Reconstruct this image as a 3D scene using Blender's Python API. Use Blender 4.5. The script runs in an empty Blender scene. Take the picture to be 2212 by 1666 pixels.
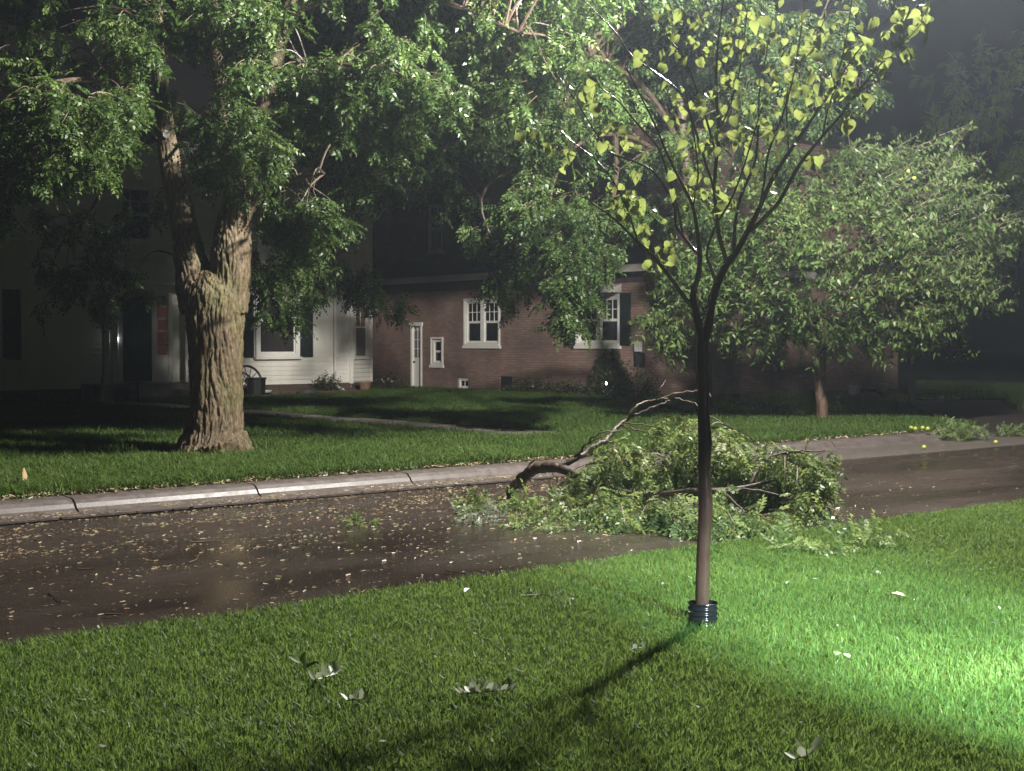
import bpy, bmesh, math, random
import numpy as np
from mathutils import Vector, noise

random.seed(11)
rng = np.random.default_rng(11)
PI = math.pi
scene = bpy.context.scene
COL = scene.collection

# ------------------------------------------------------------------ camera
# x runs along the street, y across it; the camera stands on the near lawn
YAW, PITCH, F0 = math.radians(40.5), math.atan(93 / 3000), 3000.0
cam_data = bpy.data.cameras.new('camera')
cam_data.sensor_width = 36.0
cam_data.lens = 36.0 * F0 / 2212
cam_data.clip_start = 0.05
cam_data.clip_end = 2000
cam = bpy.data.objects.new('camera', cam_data)
COL.objects.link(cam)
cam.location = (0, 0, 1.6)
cam.rotation_euler = (PI / 2 - PITCH, 0, -YAW)
scene.camera = cam

# ------------------------------------------------------------------ night sky
world = bpy.data.worlds.new('World')
scene.world = world
world.use_nodes = True
wn = world.node_tree
sky = wn.nodes.new('ShaderNodeTexSky')
sky.sky_type = 'NISHITA'
sky.sun_disc = False
sky.sun_elevation = math.radians(2)
sky.sun_rotation = math.radians(200)
wn.links.new(sky.outputs[0], wn.nodes['Background'].inputs[0])
wn.nodes['Background'].inputs[1].default_value = 0.0004
moon = bpy.data.lights.new('sun', 'SUN')
moon.energy = 0.004
moon.angle = math.radians(20)
mo = bpy.data.objects.new('sun', moon)
mo.rotation_euler = (math.radians(50), 0, math.radians(200))
COL.objects.link(mo)

LAMP_POS = (12.15, 8.1, 8.2)
LAMP_W = 7600
FLOOD_W = 10500
HAZE = 0.0016

scene.view_settings.view_transform = 'Standard'
scene.view_settings.look = 'None'
scene.view_settings.exposure = 0.5
scene.view_settings.gamma = 1.0
scene.view_settings.use_curve_mapping = False
scene.render.engine = 'CYCLES'
scene.cycles.use_denoising = True
scene.cycles.max_bounces = 6
scene.cycles.diffuse_bounces = 3
scene.cycles.glossy_bounces = 3
scene.cycles.transmission_bounces = 4
scene.cycles.volume_bounces = 0
scene.cycles.sample_clamp_indirect = 4.0
scene.cycles.caustics_reflective = False
scene.cycles.caustics_refractive = False

# ------------------------------------------------------------------ measuring helpers
C = np.array([0, 0, 1.6])
FW = np.array([math.sin(YAW) * math.cos(PITCH), math.cos(YAW) * math.cos(PITCH), -math.sin(PITCH)])
RT = np.array([math.cos(YAW), -math.sin(YAW), 0])
UP = np.array([math.sin(YAW) * math.sin(PITCH), math.cos(YAW) * math.sin(PITCH), math.cos(PITCH)])


def ray(x, y):
    return FW + (x - 1106) / F0 * RT - (y - 833) / F0 * UP


def at(x, y, d):
    return C + ray(x, y) * d


def ground(x, y, z=0.0):
    d = ray(x, y)
    return C + d * ((z - C[2]) / d[2])


def U3(v):
    v = np.asarray(v, float)
    n = np.linalg.norm(v)
    return v / n if n > 1e-9 else np.array([0, 0, 1.0])


# ------------------------------------------------------------------ materials
def new_mat(name):
    m = bpy.data.materials.new(name)
    m.use_nodes = True
    nt = m.node_tree
    return m, nt, nt.nodes['Principled BSDF'], nt.nodes['Material Output']


def node(nt, kind, **kw):
    n = nt.nodes.new(kind)
    for k, v in kw.items():
        if k.startswith('i_'):
            n.inputs[k[2:].replace('_', ' ')].default_value = v
        else:
            setattr(n, k, v)
    return n


def ramp(nt, src, stops):
    r = nt.nodes.new('ShaderNodeValToRGB')
    e = r.color_ramp.elements
    e[0].position, e[0].color = stops[0][0], (*stops[0][1], 1)
    e[1].position, e[1].color = stops[-1][0], (*stops[-1][1], 1)
    for p, c in stops[1:-1]:
        q = e.new(p)
        q.color = (*c, 1)
    nt.links.new(src, r.inputs[0])
    return r.outputs[0]


def noise_mat(name, c1, c2, scale=6, rough=0.6, spec=0.5, bump=0.0, bscale=40, bdist=0.01, stretch=(1, 1, 1),
              rough2=None, metallic=0.0, coat=0.0):
    m, nt, b, out = new_mat(name)
    tc = node(nt, 'ShaderNodeTexCoord')
    mp = node(nt, 'ShaderNodeMapping')
    mp.inputs['Scale'].default_value = stretch
    nt.links.new(tc.outputs['Object'], mp.inputs[0])
    n = node(nt, 'ShaderNodeTexNoise', i_Scale=scale, i_Detail=6.0, i_Roughness=0.65)
    nt.links.new(mp.outputs[0], n.inputs['Vector'])
    nt.links.new(ramp(nt, n.outputs['Fac'], [(0.32, c1), (0.68, c2)]), b.inputs['Base Color'])
    b.inputs['Roughness'].default_value = rough
    b.inputs['Specular IOR Level'].default_value = spec
    b.inputs['Metallic'].default_value = metallic
    b.inputs['Coat Weight'].default_value = coat
    b.inputs['Coat Roughness'].default_value = 0.08
    if rough2 is not None:
        mr = node(nt, 'ShaderNodeMapRange')
        mr.inputs['From Min'].default_value = 0.35
        mr.inputs['From Max'].default_value = 0.65
        mr.inputs['To Min'].default_value = rough
        mr.inputs['To Max'].default_value = rough2
        nt.links.new(n.outputs['Fac'], mr.inputs[0])
        nt.links.new(mr.outputs[0], b.inputs['Roughness'])
    if bump:
        n2 = node(nt, 'ShaderNodeTexNoise', i_Scale=bscale, i_Detail=5.0, i_Roughness=0.6)
        nt.links.new(mp.outputs[0], n2.inputs['Vector'])
        bp = node(nt, 'ShaderNodeBump', i_Strength=bump, i_Distance=bdist)
        nt.links.new(n2.outputs['Fac'], bp.inputs['Height'])
        nt.links.new(bp.outputs[0], b.inputs['Normal'])
    return m


def leaf_mat(name, stops, trans=(0.2, 0.3, 0.03), tfac=0.35, rough=0.35, spec=0.6, attr='rnd', patch=None):
    """thin leaf: reflects from a wet face and lets light through"""
    m, nt, b, out = new_mat(name)
    if attr == 'object':
        src = node(nt, 'ShaderNodeObjectInfo').outputs['Random']
    else:
        a = node(nt, 'ShaderNodeAttribute', attribute_name=attr)
        src = a.outputs['Fac']
    if patch:
        ge = node(nt, 'ShaderNodeNewGeometry')
        n = node(nt, 'ShaderNodeTexNoise', i_Scale=patch, i_Detail=3.0)
        nt.links.new(ge.outputs['Position'], n.inputs['Vector'])
        mr = node(nt, 'ShaderNodeMapRange')
        mr.inputs['From Min'].default_value = 0.3
        mr.inputs['From Max'].default_value = 0.9
        nt.links.new(n.outputs['Fac'], mr.inputs[0])
        mx = node(nt, 'ShaderNodeMath', operation='MULTIPLY_ADD')
        mx.inputs[1].default_value = 0.42
        m2 = node(nt, 'ShaderNodeMath', operation='MULTIPLY')
        m2.inputs[1].default_value = 0.58
        nt.links.new(mr.outputs[0], m2.inputs[0])
        nt.links.new(src, mx.inputs[0])
        nt.links.new(m2.outputs[0], mx.inputs[2])
        src = mx.outputs[0]
    col = ramp(nt, src, stops)
    nt.links.new(col, b.inputs['Base Color'])
    b.inputs['Roughness'].default_value = rough
    b.inputs['Specular IOR Level'].default_value = spec
    t = node(nt, 'ShaderNodeBsdfTranslucent')
    mc = node(nt, 'ShaderNodeMixRGB', blend_type='MIX')
    mc.inputs[0].default_value = 0.75
    mc.inputs[2].default_value = (*trans, 1)
    nt.links.new(col, mc.inputs[1])
    nt.links.new(mc.outputs[0], t.inputs[0])
    mix = node(nt, 'ShaderNodeMixShader')
    mix.inputs[0].default_value = tfac
    nt.links.new(b.outputs[0], mix.inputs[1])
    nt.links.new(t.outputs[0], mix.inputs[2])
    nt.links.new(mix.outputs[0], out.inputs[0])
    return m


def glass_mat(name, col=(0.012, 0.013, 0.015), rough=0.06):
    m, nt, b, out = new_mat(name)
    b.inputs['Base Color'].default_value = (*col, 1)
    b.inputs['Roughness'].default_value = rough
    b.inputs['Specular IOR Level'].default_value = 0.6
    return m


def emit_mat(name, col, strength):
    m, nt, b, out = new_mat(name)
    b.inputs['Base Color'].default_value = (*col, 1)
    b.inputs['Emission Color'].default_value = (*col, 1)
    b.inputs['Emission Strength'].default_value = strength
    return m


M = {}
M['soil'] = noise_mat('wet_soil', (0.022, 0.028, 0.010), (0.045, 0.04, 0.02), 3, 0.75, 0.3, 0.6, 30, 0.02)
M['far_ground'] = noise_mat('dark_turf', (0.016, 0.03, 0.008), (0.035, 0.055, 0.014), 0.7, 0.8, 0.3, 0.8, 12, 0.05)
M['concrete'] = noise_mat('wet_concrete', (0.085, 0.070, 0.064), (0.15, 0.125, 0.115), 9, 0.36, 0.5, 0.35, 90, 0.004, rough2=0.5)
M['walk'] = noise_mat('wet_walk_concrete', (0.12, 0.105, 0.095), (0.22, 0.195, 0.175), 3, 0.45, 0.5, 0.4, 60, 0.006)
M['dirt'] = noise_mat('bare_dirt', (0.05, 0.032, 0.02), (0.11, 0.075, 0.05), 5, 0.75, 0.35, 0.8, 25, 0.02)
M['bark'] = noise_mat('furrowed_bark', (0.10, 0.075, 0.045), (0.24, 0.18, 0.105), 3.2, 0.62, 0.35, 1.0, 26, 0.03, stretch=(1.6, 1.6, 0.35))
def bark_material():
    m, nt, b, out = new_mat('mossy_furrowed_bark')
    tc = node(nt, 'ShaderNodeTexCoord')
    mp = node(nt, 'ShaderNodeMapping')
    mp.inputs['Scale'].default_value = (1.5, 1.5, 0.4)
    nt.links.new(tc.outputs['Object'], mp.inputs[0])
    n1 = node(nt, 'ShaderNodeTexNoise', i_Scale=16.0, i_Detail=7.0, i_Roughness=0.7)
    n2 = node(nt, 'ShaderNodeTexNoise', i_Scale=1.3, i_Detail=4.0)
    n3 = node(nt, 'ShaderNodeTexNoise', i_Scale=55.0, i_Detail=4.0)
    for n in (n1, n3):
        nt.links.new(mp.outputs[0], n.inputs['Vector'])
    nt.links.new(tc.outputs['Object'], n2.inputs['Vector'])
    base_c = ramp(nt, n1.outputs['Fac'], [(0.30, (0.045, 0.033, 0.022)), (0.5, (0.13, 0.095, 0.058)), (0.72, (0.25, 0.185, 0.11))])
    moss = ramp(nt, n1.outputs['Fac'], [(0.30, (0.035, 0.035, 0.014)), (0.5, (0.105, 0.10, 0.035)), (0.72, (0.19, 0.175, 0.065))])
    mk = ramp(nt, n2.outputs['Fac'], [(0.48, (0, 0, 0)), (0.72, (0.85, 0.85, 0.85))])
    mx = node(nt, 'ShaderNodeMixRGB', blend_type='MIX')
    nt.links.new(mk, mx.inputs[0]); nt.links.new(base_c, mx.inputs[1]); nt.links.new(moss, mx.inputs[2])
    nt.links.new(mx.outputs[0], b.inputs['Base Color'])
    b.inputs['Roughness'].default_value = 0.55
    b.inputs['Specular IOR Level'].default_value = 0.35
    bp = node(nt, 'ShaderNodeBump', i_Strength=0.8, i_Distance=0.015)
    nt.links.new(n3.outputs['Fac'], bp.inputs['Height'])
    nt.links.new(bp.outputs[0], b.inputs['Normal'])
    return m


M['bark'] = bark_material()
M['drive'] = noise_mat('wet_drive', (0.03, 0.024, 0.021), (0.052, 0.041, 0.036), 2, 0.5, 0.4, 0.5, 60, 0.006)
M['torn'] = noise_mat('torn_pale_wood', (0.30, 0.21, 0.12), (0.50, 0.38, 0.24), 30, 0.6, 0.3)
M['bark_dark'] = noise_mat('wet_dark_bark', (0.035, 0.024, 0.017), (0.10, 0.07, 0.048), 14, 0.5, 0.5, 0.6, 40, 0.008, stretch=(1, 1, 0.4))
M['bark_sap'] = noise_mat('wet_sapling_bark', (0.050, 0.028, 0.023), (0.115, 0.066, 0.052), 9, 0.17, 0.6, 0.5, 28, 0.004, stretch=(1, 1, 0.35), coat=0.7)
M['bark_apple'] = noise_mat('scaly_bark', (0.028, 0.019, 0.014), (0.17, 0.10, 0.068), 13, 0.6, 0.4, 0.8, 30, 0.015, stretch=(1, 1, 0.5))
M['twig'] = noise_mat('twig_bark', (0.07, 0.05, 0.03), (0.16, 0.11, 0.06), 20, 0.5, 0.5)
M['siding'] = noise_mat('white_siding_paint', (0.70, 0.67, 0.60), (0.80, 0.77, 0.70), 2.5, 0.5, 0.4, 0.12, 60, 0.003)
M['trim'] = noise_mat('white_trim_paint', (0.72, 0.70, 0.65), (0.82, 0.80, 0.75), 3, 0.42, 0.5)
M['shutter'] = noise_mat('dark_shutter_paint', (0.008, 0.014, 0.015), (0.014, 0.024, 0.025), 5, 0.45, 0.5)
M['teal'] = noise_mat('teal_door_paint', (0.010, 0.042, 0.045), (0.016, 0.062, 0.064), 4, 0.35, 0.5)
M['shingle'] = noise_mat('wet_shingles', (0.016, 0.015, 0.016), (0.04, 0.037, 0.037), 8, 0.5, 0.4, 0.7, 26, 0.02)
M['soffit'] = noise_mat('soffit_paint', (0.45, 0.41, 0.38), (0.55, 0.51, 0.47), 3, 0.55, 0.4)
M['eave_shade'] = noise_mat('painted_eave_shade', (0.05, 0.035, 0.032), (0.09, 0.065, 0.06), 3, 0.6, 0.3)  # dark colour stands in for the shadow under the eave
M['iron'] = noise_mat('black_iron', (0.008, 0.008, 0.009), (0.016, 0.015, 0.016), 20, 0.4, 0.5)
M['plastic'] = noise_mat('black_drain_pipe_plastic', (0.008, 0.009, 0.011), (0.018, 0.020, 0.023), 8, 0.16, 0.6)
M['glass'] = glass_mat('dark_window_glass')
M['grey_glass'] = glass_mat('curtained_window_glass', (0.045, 0.04, 0.04), 0.1)
M['curtain'] = noise_mat('net_curtain', (0.10, 0.09, 0.085), (0.22, 0.2, 0.19), 30, 0.7, 0.2, stretch=(6, 6, 0.2))
M['warm_glass'] = emit_mat('lamplit_red_curtain', (0.30, 0.11, 0.09), 0.035)
M['old_wood'] = noise_mat('weathered_wood', (0.05, 0.035, 0.025), (0.12, 0.085, 0.06), 8, 0.65, 0.3, 0.5, 30, 0.01, stretch=(1, 1, 1))
M['stone'] = noise_mat('garden_stone', (0.03, 0.027, 0.025), (0.09, 0.08, 0.07), 9, 0.5, 0.4, 0.8, 16, 0.03)
M['terracotta'] = noise_mat('clay_pot', (0.16, 0.09, 0.05), (0.27, 0.16, 0.09), 6, 0.55, 0.4)
M['white_plastic'] = noise_mat('white_plastic', (0.55, 0.55, 0.53), (0.68, 0.68, 0.66), 4, 0.35, 0.5)
M['lamp_metal'] = noise_mat('galvanised_steel', (0.28, 0.29, 0.30), (0.40, 0.41, 0.42), 6, 0.4, 0.5, metallic=0.7)
M['led'] = emit_mat('white_led', (0.85, 0.92, 1.0), 25.0)
M['lens'] = emit_mat('street_lamp_lens', (1.0, 0.97, 0.92), 60.0)

GREEN = [(0.0, (0.024, 0.048, 0.013)), (0.45, (0.052, 0.094, 0.024)), (0.8, (0.09, 0.14, 0.038)), (1.0, (0.14, 0.19, 0.06))]
M['locust'] = leaf_mat('locust_leaf', GREEN, (0.14, 0.24, 0.045), 0.34, 0.42, 0.32)
M['locust_far'] = leaf_mat('shade_tree_leaf', GREEN, (0.14, 0.24, 0.045), 0.34, 0.42, 0.32)
M['apple'] = leaf_mat('fruit_tree_leaf', [(0.0, (0.045, 0.09, 0.025)), (0.5, (0.105, 0.175, 0.050)), (1.0, (0.20, 0.27, 0.09))], (0.2, 0.32, 0.06), 0.32, 0.42, 0.35)
M['fallen'] = leaf_mat('fallen_branch_leaf', [(0.0, (0.065, 0.115, 0.036)), (0.5, (0.16, 0.24, 0.085)), (0.85, (0.28, 0.36, 0.16)), (1.0, (0.48, 0.50, 0.37))], (0.36, 0.44, 0.13), 0.48, 0.42, 0.4)
M['redbud'] = leaf_mat('redbud_leaf', [(0.0, (0.05, 0.095, 0.022)), (0.6, (0.13, 0.18, 0.045)), (1.0, (0.28, 0.30, 0.10))], (0.38, 0.45, 0.12), 0.54, 0.36, 0.4, attr='object')
M['shrub'] = leaf_mat('shrub_leaf', [(0.0, (0.02, 0.035, 0.012)), (1.0, (0.06, 0.085, 0.03))], (0.08, 0.12, 0.03), 0.2, 0.45, 0.4)
M['pale_leaf'] = leaf_mat('pale_leaf_underside', [(0.0, (0.10, 0.17, 0.05)), (0.35, (0.26, 0.32, 0.20)), (0.6, (0.42, 0.45, 0.36)), (1.0, (0.58, 0.59, 0.53))], (0.44, 0.47, 0.33), 0.38, 0.42, 0.4)
M['green_leaf'] = leaf_mat('torn_green_leaf', [(0.0, (0.06, 0.13, 0.03)), (1.0, (0.14, 0.24, 0.06))], (0.2, 0.35, 0.05), 0.3, 0.35, 0.6)
M['tan_leaf'] = leaf_mat('tan_dead_leaf', [(0.0, (0.28, 0.17, 0.07)), (1.0, (0.5, 0.36, 0.2))], (0.4, 0.25, 0.1), 0.15, 0.5, 0.4)
M['litter'] = leaf_mat('wet_tan_litter', [(0.0, (0.10, 0.06, 0.03)), (0.4, (0.30, 0.21, 0.12)), (0.75, (0.44, 0.34, 0.22)), (0.94, (0.56, 0.50, 0.38)), (1.0, (0.24, 0.34, 0.10))], (0.3, 0.2, 0.1), 0.1, 0.38, 0.5)
M['flower'] = leaf_mat('pale_flower', [(0.0, (0.45, 0.38, 0.34)), (1.0, (0.68, 0.62, 0.56))], (0.4, 0.35, 0.3), 0.25, 0.5, 0.3)
M['fruit'] = noise_mat('green_apple_skin', (0.30, 0.36, 0.05), (0.46, 0.50, 0.10), 20, 0.3, 0.5)
M['grass_near'] = leaf_mat('mown_grass_blade', [(0.0, (0.026, 0.064, 0.016)), (0.35, (0.072, 0.154, 0.034)), (0.60, (0.140, 0.240, 0.058)), (0.84, (0.24, 0.30, 0.09)), (1.0, (0.40, 0.36, 0.19))], (0.27, 0.39, 0.085), 0.46, 0.42, 0.17, attr='object', patch=0.8)
M['grass_far'] = leaf_mat('rough_grass_blade', [(0.0, (0.05, 0.095, 0.024)), (0.5, (0.10, 0.165, 0.042)), (1.0, (0.19, 0.24, 0.08))], (0.2, 0.3, 0.06), 0.36, 0.48, 0.16, attr='object', patch=0.5)


def brick_material():
    m, nt, b, out = new_mat('painted_brick')
    ge = node(nt, 'ShaderNodeNewGeometry')
    sp = node(nt, 'ShaderNodeSeparateXYZ')
    sn = node(nt, 'ShaderNodeSeparateXYZ')
    nt.links.new(ge.outputs['Position'], sp.inputs[0])
    nt.links.new(ge.outputs['True Normal'], sn.inputs[0])
    ab = node(nt, 'ShaderNodeMath', operation='ABSOLUTE')
    nt.links.new(sn.outputs[0], ab.inputs[0])
    mx = node(nt, 'ShaderNodeMix', data_type='FLOAT')
    nt.links.new(ab.outputs[0], mx.inputs[0])
    nt.links.new(sp.outputs[0], mx.inputs[2])
    nt.links.new(sp.outputs[1], mx.inputs[3])
    cb = node(nt, 'ShaderNodeCombineXYZ')
    nt.links.new(mx.outputs[0], cb.inputs[0])
    nt.links.new(sp.outputs[2], cb.inputs[1])
    br = node(nt, 'ShaderNodeTexBrick')
    br.inputs['Color1'].default_value = (0.335, 0.232, 0.195, 1)
    br.inputs['Color2'].default_value = (0.255, 0.170, 0.143, 1)
    br.inputs['Mortar'].default_value = (0.165, 0.130, 0.116, 1)
    br.inputs['Scale'].default_value = 1.0
    br.inputs['Brick Width'].default_value = 0.215
    br.inputs['Row Height'].default_value = 0.073
    br.inputs['Mortar Size'].default_value = 0.007
    br.inputs['Bias'].default_value = 0.1
    nt.links.new(cb.outputs[0], br.inputs['Vector'])
    n = node(nt, 'ShaderNodeTexNoise', i_Scale=0.9, i_Detail=6.0)
    nt.links.new(ge.outputs['Position'], n.inputs['Vector'])
    mm = node(nt, 'ShaderNodeMixRGB', blend_type='MULTIPLY')
    mm.inputs[0].default_value = 1.0
    nt.links.new(br.outputs['Color'], mm.inputs[1])
    nt.links.new(ramp(nt, n.outputs['Fac'], [(0.3, (0.62, 0.60, 0.60)), (0.7, (1.15, 1.1, 1.05))]), mm.inputs[2])
    nt.links.new(mm.outputs[0], b.inputs['Base Color'])
    b.inputs['Roughness'].default_value = 0.6
    b.inputs['Specular IOR Level'].default_value = 0.35
    bp = node(nt, 'ShaderNodeBump', i_Strength=0.6, i_Distance=0.008)
    bp.invert = True
    nt.links.new(br.outputs['Fac'], bp.inputs['Height'])
    nt.links.new(bp.outputs[0], b.inputs['Normal'])
    return m


def asphalt_material():
    m, nt, b, out = new_mat('wet_asphalt')
    tc = node(nt, 'ShaderNodeTexCoord')
    n1 = node(nt, 'ShaderNodeTexNoise', i_Scale=0.55, i_Detail=5.0, i_Roughness=0.6)
    mp = node(nt, 'ShaderNodeMapping')
    mp.inputs['Scale'].default_value = (0.5, 1.5, 1)
    nt.links.new(tc.outputs['Object'], mp.inputs[0])
    nt.links.new(mp.outputs[0], n1.inputs['Vector'])
    n2 = node(nt, 'ShaderNodeTexVoronoi', i_Scale=85.0)
    nt.links.new(tc.outputs['Object'], n2.inputs['Vector'])
    n3 = node(nt, 'ShaderNodeTexNoise', i_Scale=160.0, i_Detail=3.0)
    nt.links.new(tc.outputs['Object'], n3.inputs['Vector'])
    mm = node(nt, 'ShaderNodeMixRGB', blend_type='MULTIPLY')
    mm.inputs[0].default_value = 1.0
    nt.links.new(ramp(nt, n1.outputs['Fac'], [(0.3, (0.023, 0.0165, 0.0145)), (0.7, (0.055, 0.041, 0.036))]), mm.inputs[1])
    nt.links.new(ramp(nt, n3.outputs['Fac'], [(0.3, (0.55, 0.55, 0.55)), (0.7, (1.6, 1.55, 1.5))]), mm.inputs[2])
    nt.links.new(mm.outputs[0], b.inputs['Base Color'])
    mr = node(nt, 'ShaderNodeMapRange')
    for k, v in (('From Min', 0.35), ('From Max', 0.62), ('To Min', 0.10), ('To Max', 0.36)):
        mr.inputs[k].default_value = v
    nt.links.new(n1.outputs['Fac'], mr.inputs[0])
    nt.links.new(mr.outputs[0], b.inputs['Roughness'])
    b.inputs['Specular IOR Level'].default_value = 0.5
    ms = node(nt, 'ShaderNodeMapRange')
    for k, v in (('From Min', 0.40), ('From Max', 0.60), ('To Min', 0.12), ('To Max', 0.75)):
        ms.inputs[k].default_value = v
    nt.links.new(n1.outputs['Fac'], ms.inputs[0])
    bp = node(nt, 'ShaderNodeBump', i_Distance=0.006)
    nt.links.new(ms.outputs[0], bp.inputs['Strength'])
    nt.links.new(n2.outputs['Distance'], bp.inputs['Height'])
    nt.links.new(bp.outputs[0], b.inputs['Normal'])
    return m


M['brick'] = brick_material()
M['asphalt'] = asphalt_material()

# ------------------------------------------------------------------ object helpers
WOFF = {}


def tag(o, label=None, cat=None, group=None, kind=None):
    if label:
        o['label'] = label
    if cat:
        o['category'] = cat
    if group:
        o['group'] = group
    if kind:
        o['kind'] = kind
    return o


def attach(o, parent, world_loc=(0, 0, 0)):
    COL.objects.link(o)
    w = Vector(world_loc)
    if parent is not None:
        o.parent = parent
        o.location = w - WOFF.get(parent.name, Vector((0, 0, 0)))
    else:
        o.location = w
    WOFF[o.name] = w
    return o


def thing(name, label, cat, loc=(0, 0, 0), group=None):
    o = bpy.data.objects.new(name, None)
    o.empty_display_size = 0.2
    attach(o, None, loc)
    return tag(o, label, cat, group)


def np_mesh(name, co, quads, mat, rnd=None, smooth=False):
    """mesh from numpy arrays; faces all with the same corner count"""
    me = bpy.data.meshes.new(name)
    co = np.asarray(co, np.float32)
    q = np.asarray(quads, np.int32)
    k = q.shape[1]
    me.vertices.add(len(co))
    me.vertices.foreach_set('co', co.ravel())
    me.loops.add(q.size)
    me.loops.foreach_set('vertex_index', q.ravel())
    me.polygons.add(len(q))
    me.polygons.foreach_set('loop_start', np.arange(0, q.size, k, dtype=np.int32))
    me.update(calc_edges=True)
    me.validate()
    if rnd is not None:
        a = me.attributes.new('rnd', 'FLOAT', 'FACE')
        a.data.foreach_set('value', np.asarray(rnd, np.float32))
    me.materials.append(mat)
    if smooth:
        me.polygons.foreach_set('use_smooth', np.ones(len(q), bool))
    return me


class MB:
    def __init__(self):
        self.v, self.f = [], []

    def add(self, v, f):
        o = len(self.v)
        self.v += [tuple(p) for p in v]
        self.f += [tuple(i + o for i in q) for q in f]
        return self

    def box(self, x0, x1, y0, y1, z0, z1):
        v = [(x0, y0, z0), (x1, y0, z0), (x1, y1, z0), (x0, y1, z0), (x0, y0, z1), (x1, y0, z1), (x1, y1, z1), (x0, y1, z1)]
        return self.add(v, [(3, 2, 1, 0), (4, 5, 6, 7), (0, 1, 5, 4), (1, 2, 6, 5), (2, 3, 7, 6), (3, 0, 4, 7)])

    def prism(self, pts, axis, a, b):
        """polygon pts (2-tuples) extruded along an axis from a to b"""
        def put(p, t):
            return {'x': (t, p[0], p[1]), 'y': (p[0], t, p[1]), 'z': (p[0], p[1], t)}[axis]
        n = len(pts)
        v = [put(p, a) for p in pts] + [put(p, b) for p in pts]
        f = [tuple(range(n))[::-1], tuple(range(n, 2 * n))] + [(i, (i + 1) % n, n + (i + 1) % n, n + i) for i in range(n)]
        return self.add(v, f)

    def tube(self, pts, rad, sides=6, cap=True):
        v, f = tube(pts, rad, sides, cap)
        return self.add(v, f)

    def lathe(self, prof, cx, cy, n=20):
        v, f = [], []
        for r, z in prof:
            v += [(cx + r * math.cos(2 * PI * i / n), cy + r * math.sin(2 * PI * i / n), z) for i in range(n)]
        for j in range(len(prof) - 1):
            for i in range(n):
                f.append((j * n + i, j * n + (i + 1) % n, (j + 1) * n + (i + 1) % n, (j + 1) * n + i))
        return self.add(v, f)

    def build(self, name, mat, parent=None, smooth=False, loc=(0, 0, 0), fix=True):
        me = bpy.data.meshes.new(name)
        me.from_pydata(self.v, [], self.f)
        if fix:
            bm = bmesh.new()
            bm.from_mesh(me)
            bmesh.ops.recalc_face_normals(bm, faces=bm.faces)
            bm.to_mesh(me)
            bm.free()
        me.materials.append(mat)
        if smooth:
            me.polygons.foreach_set('use_smooth', np.ones(len(me.polygons), bool))
        o = bpy.data.objects.new(name, me)
        return attach(o, parent, loc)


def tube(pts, rad, sides=6, cap=True):
    pts = [np.asarray(p, float) for p in pts]
    n = len(pts)
    if not hasattr(rad, '__len__'):
        rad = [rad] * n
    v, f = [], []
    ref = None
    for i in range(n):
        t = U3(pts[min(i + 1, n - 1)] - pts[max(i - 1, 0)])
        if ref is None:
            ref = np.array([1.0, 0.3, 0.1]) if abs(t[0]) < 0.8 else np.array([0.1, 1, 0.2])
        a = U3(ref - t * np.dot(ref, t))
        b = np.cross(t, a)
        ref = a
        for k in range(sides):
            w = 2 * PI * k / sides
            v.append(tuple(pts[i] + rad[i] * (math.cos(w) * a + math.sin(w) * b)))
    for i in range(n - 1):
        for k in range(sides):
            f.append((i * sides + k, i * sides + (k + 1) % sides, (i + 1) * sides + (k + 1) % sides, (i + 1) * sides + k))
    if cap:
        f.append(tuple(range(sides))[::-1])
        f.append(tuple(range((n - 1) * sides, n * sides)))
    return v, f


def smooth_path(pts, rad, sub=4):
    """Catmull-Rom through pts (and radii)"""
    P = [np.append(np.asarray(p, float), r) for p, r in zip(pts, rad)]
    P = [2 * P[0] - P[1]] + P + [2 * P[-1] - P[-2]]
    out = []
    for i in range(1, len(P) - 2):
        for s in range(sub):
            t = s / sub
            a, b, c, d = P[i - 1], P[i], P[i + 1], P[i + 2]
            out.append(0.5 * (2 * b + (c - a) * t + (2 * a - 5 * b + 4 * c - d) * t * t + (3 * b - a - 3 * c + d) * t ** 3))
    out.append(P[-2])
    return [o[:3] for o in out], [max(o[3], 0.0015) for o in out]


def instances(name, tv, tf, P, T, N, S, mat, parent, rnd=None, loc=(0, 0, 0), kind=None):
    """one mesh of many copies of a little template (columns: along T, across, along N)"""
    P, T, N, S = (np.asarray(a, float) for a in (P, T, N, S))
    T = T / np.linalg.norm(T, axis=1, keepdims=True)
    N = N - T * (N * T).sum(1, keepdims=True)
    N = N / np.maximum(np.linalg.norm(N, axis=1, keepdims=True), 1e-6)
    B = np.cross(N, T)
    tv = np.asarray(tv, float)
    tf = np.asarray(tf, int)
    v = (P[:, None] + S[:, None, None] * (tv[None, :, :1] * T[:, None] + tv[None, :, 1:2] * B[:, None] + tv[None, :, 2:] * N[:, None]))
    f = tf[None] + (np.arange(len(P)) * len(tv))[:, None, None]
    if rnd is None:
        rnd = rng.random(len(P))
    me = np_mesh(name, v.reshape(-1, 3), f.reshape(-1, tf.shape[1]), mat, np.repeat(rnd, len(tf)))
    o = bpy.data.objects.new(name, me)
    if kind:
        o['kind'] = kind
    return attach(o, parent, loc)


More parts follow.
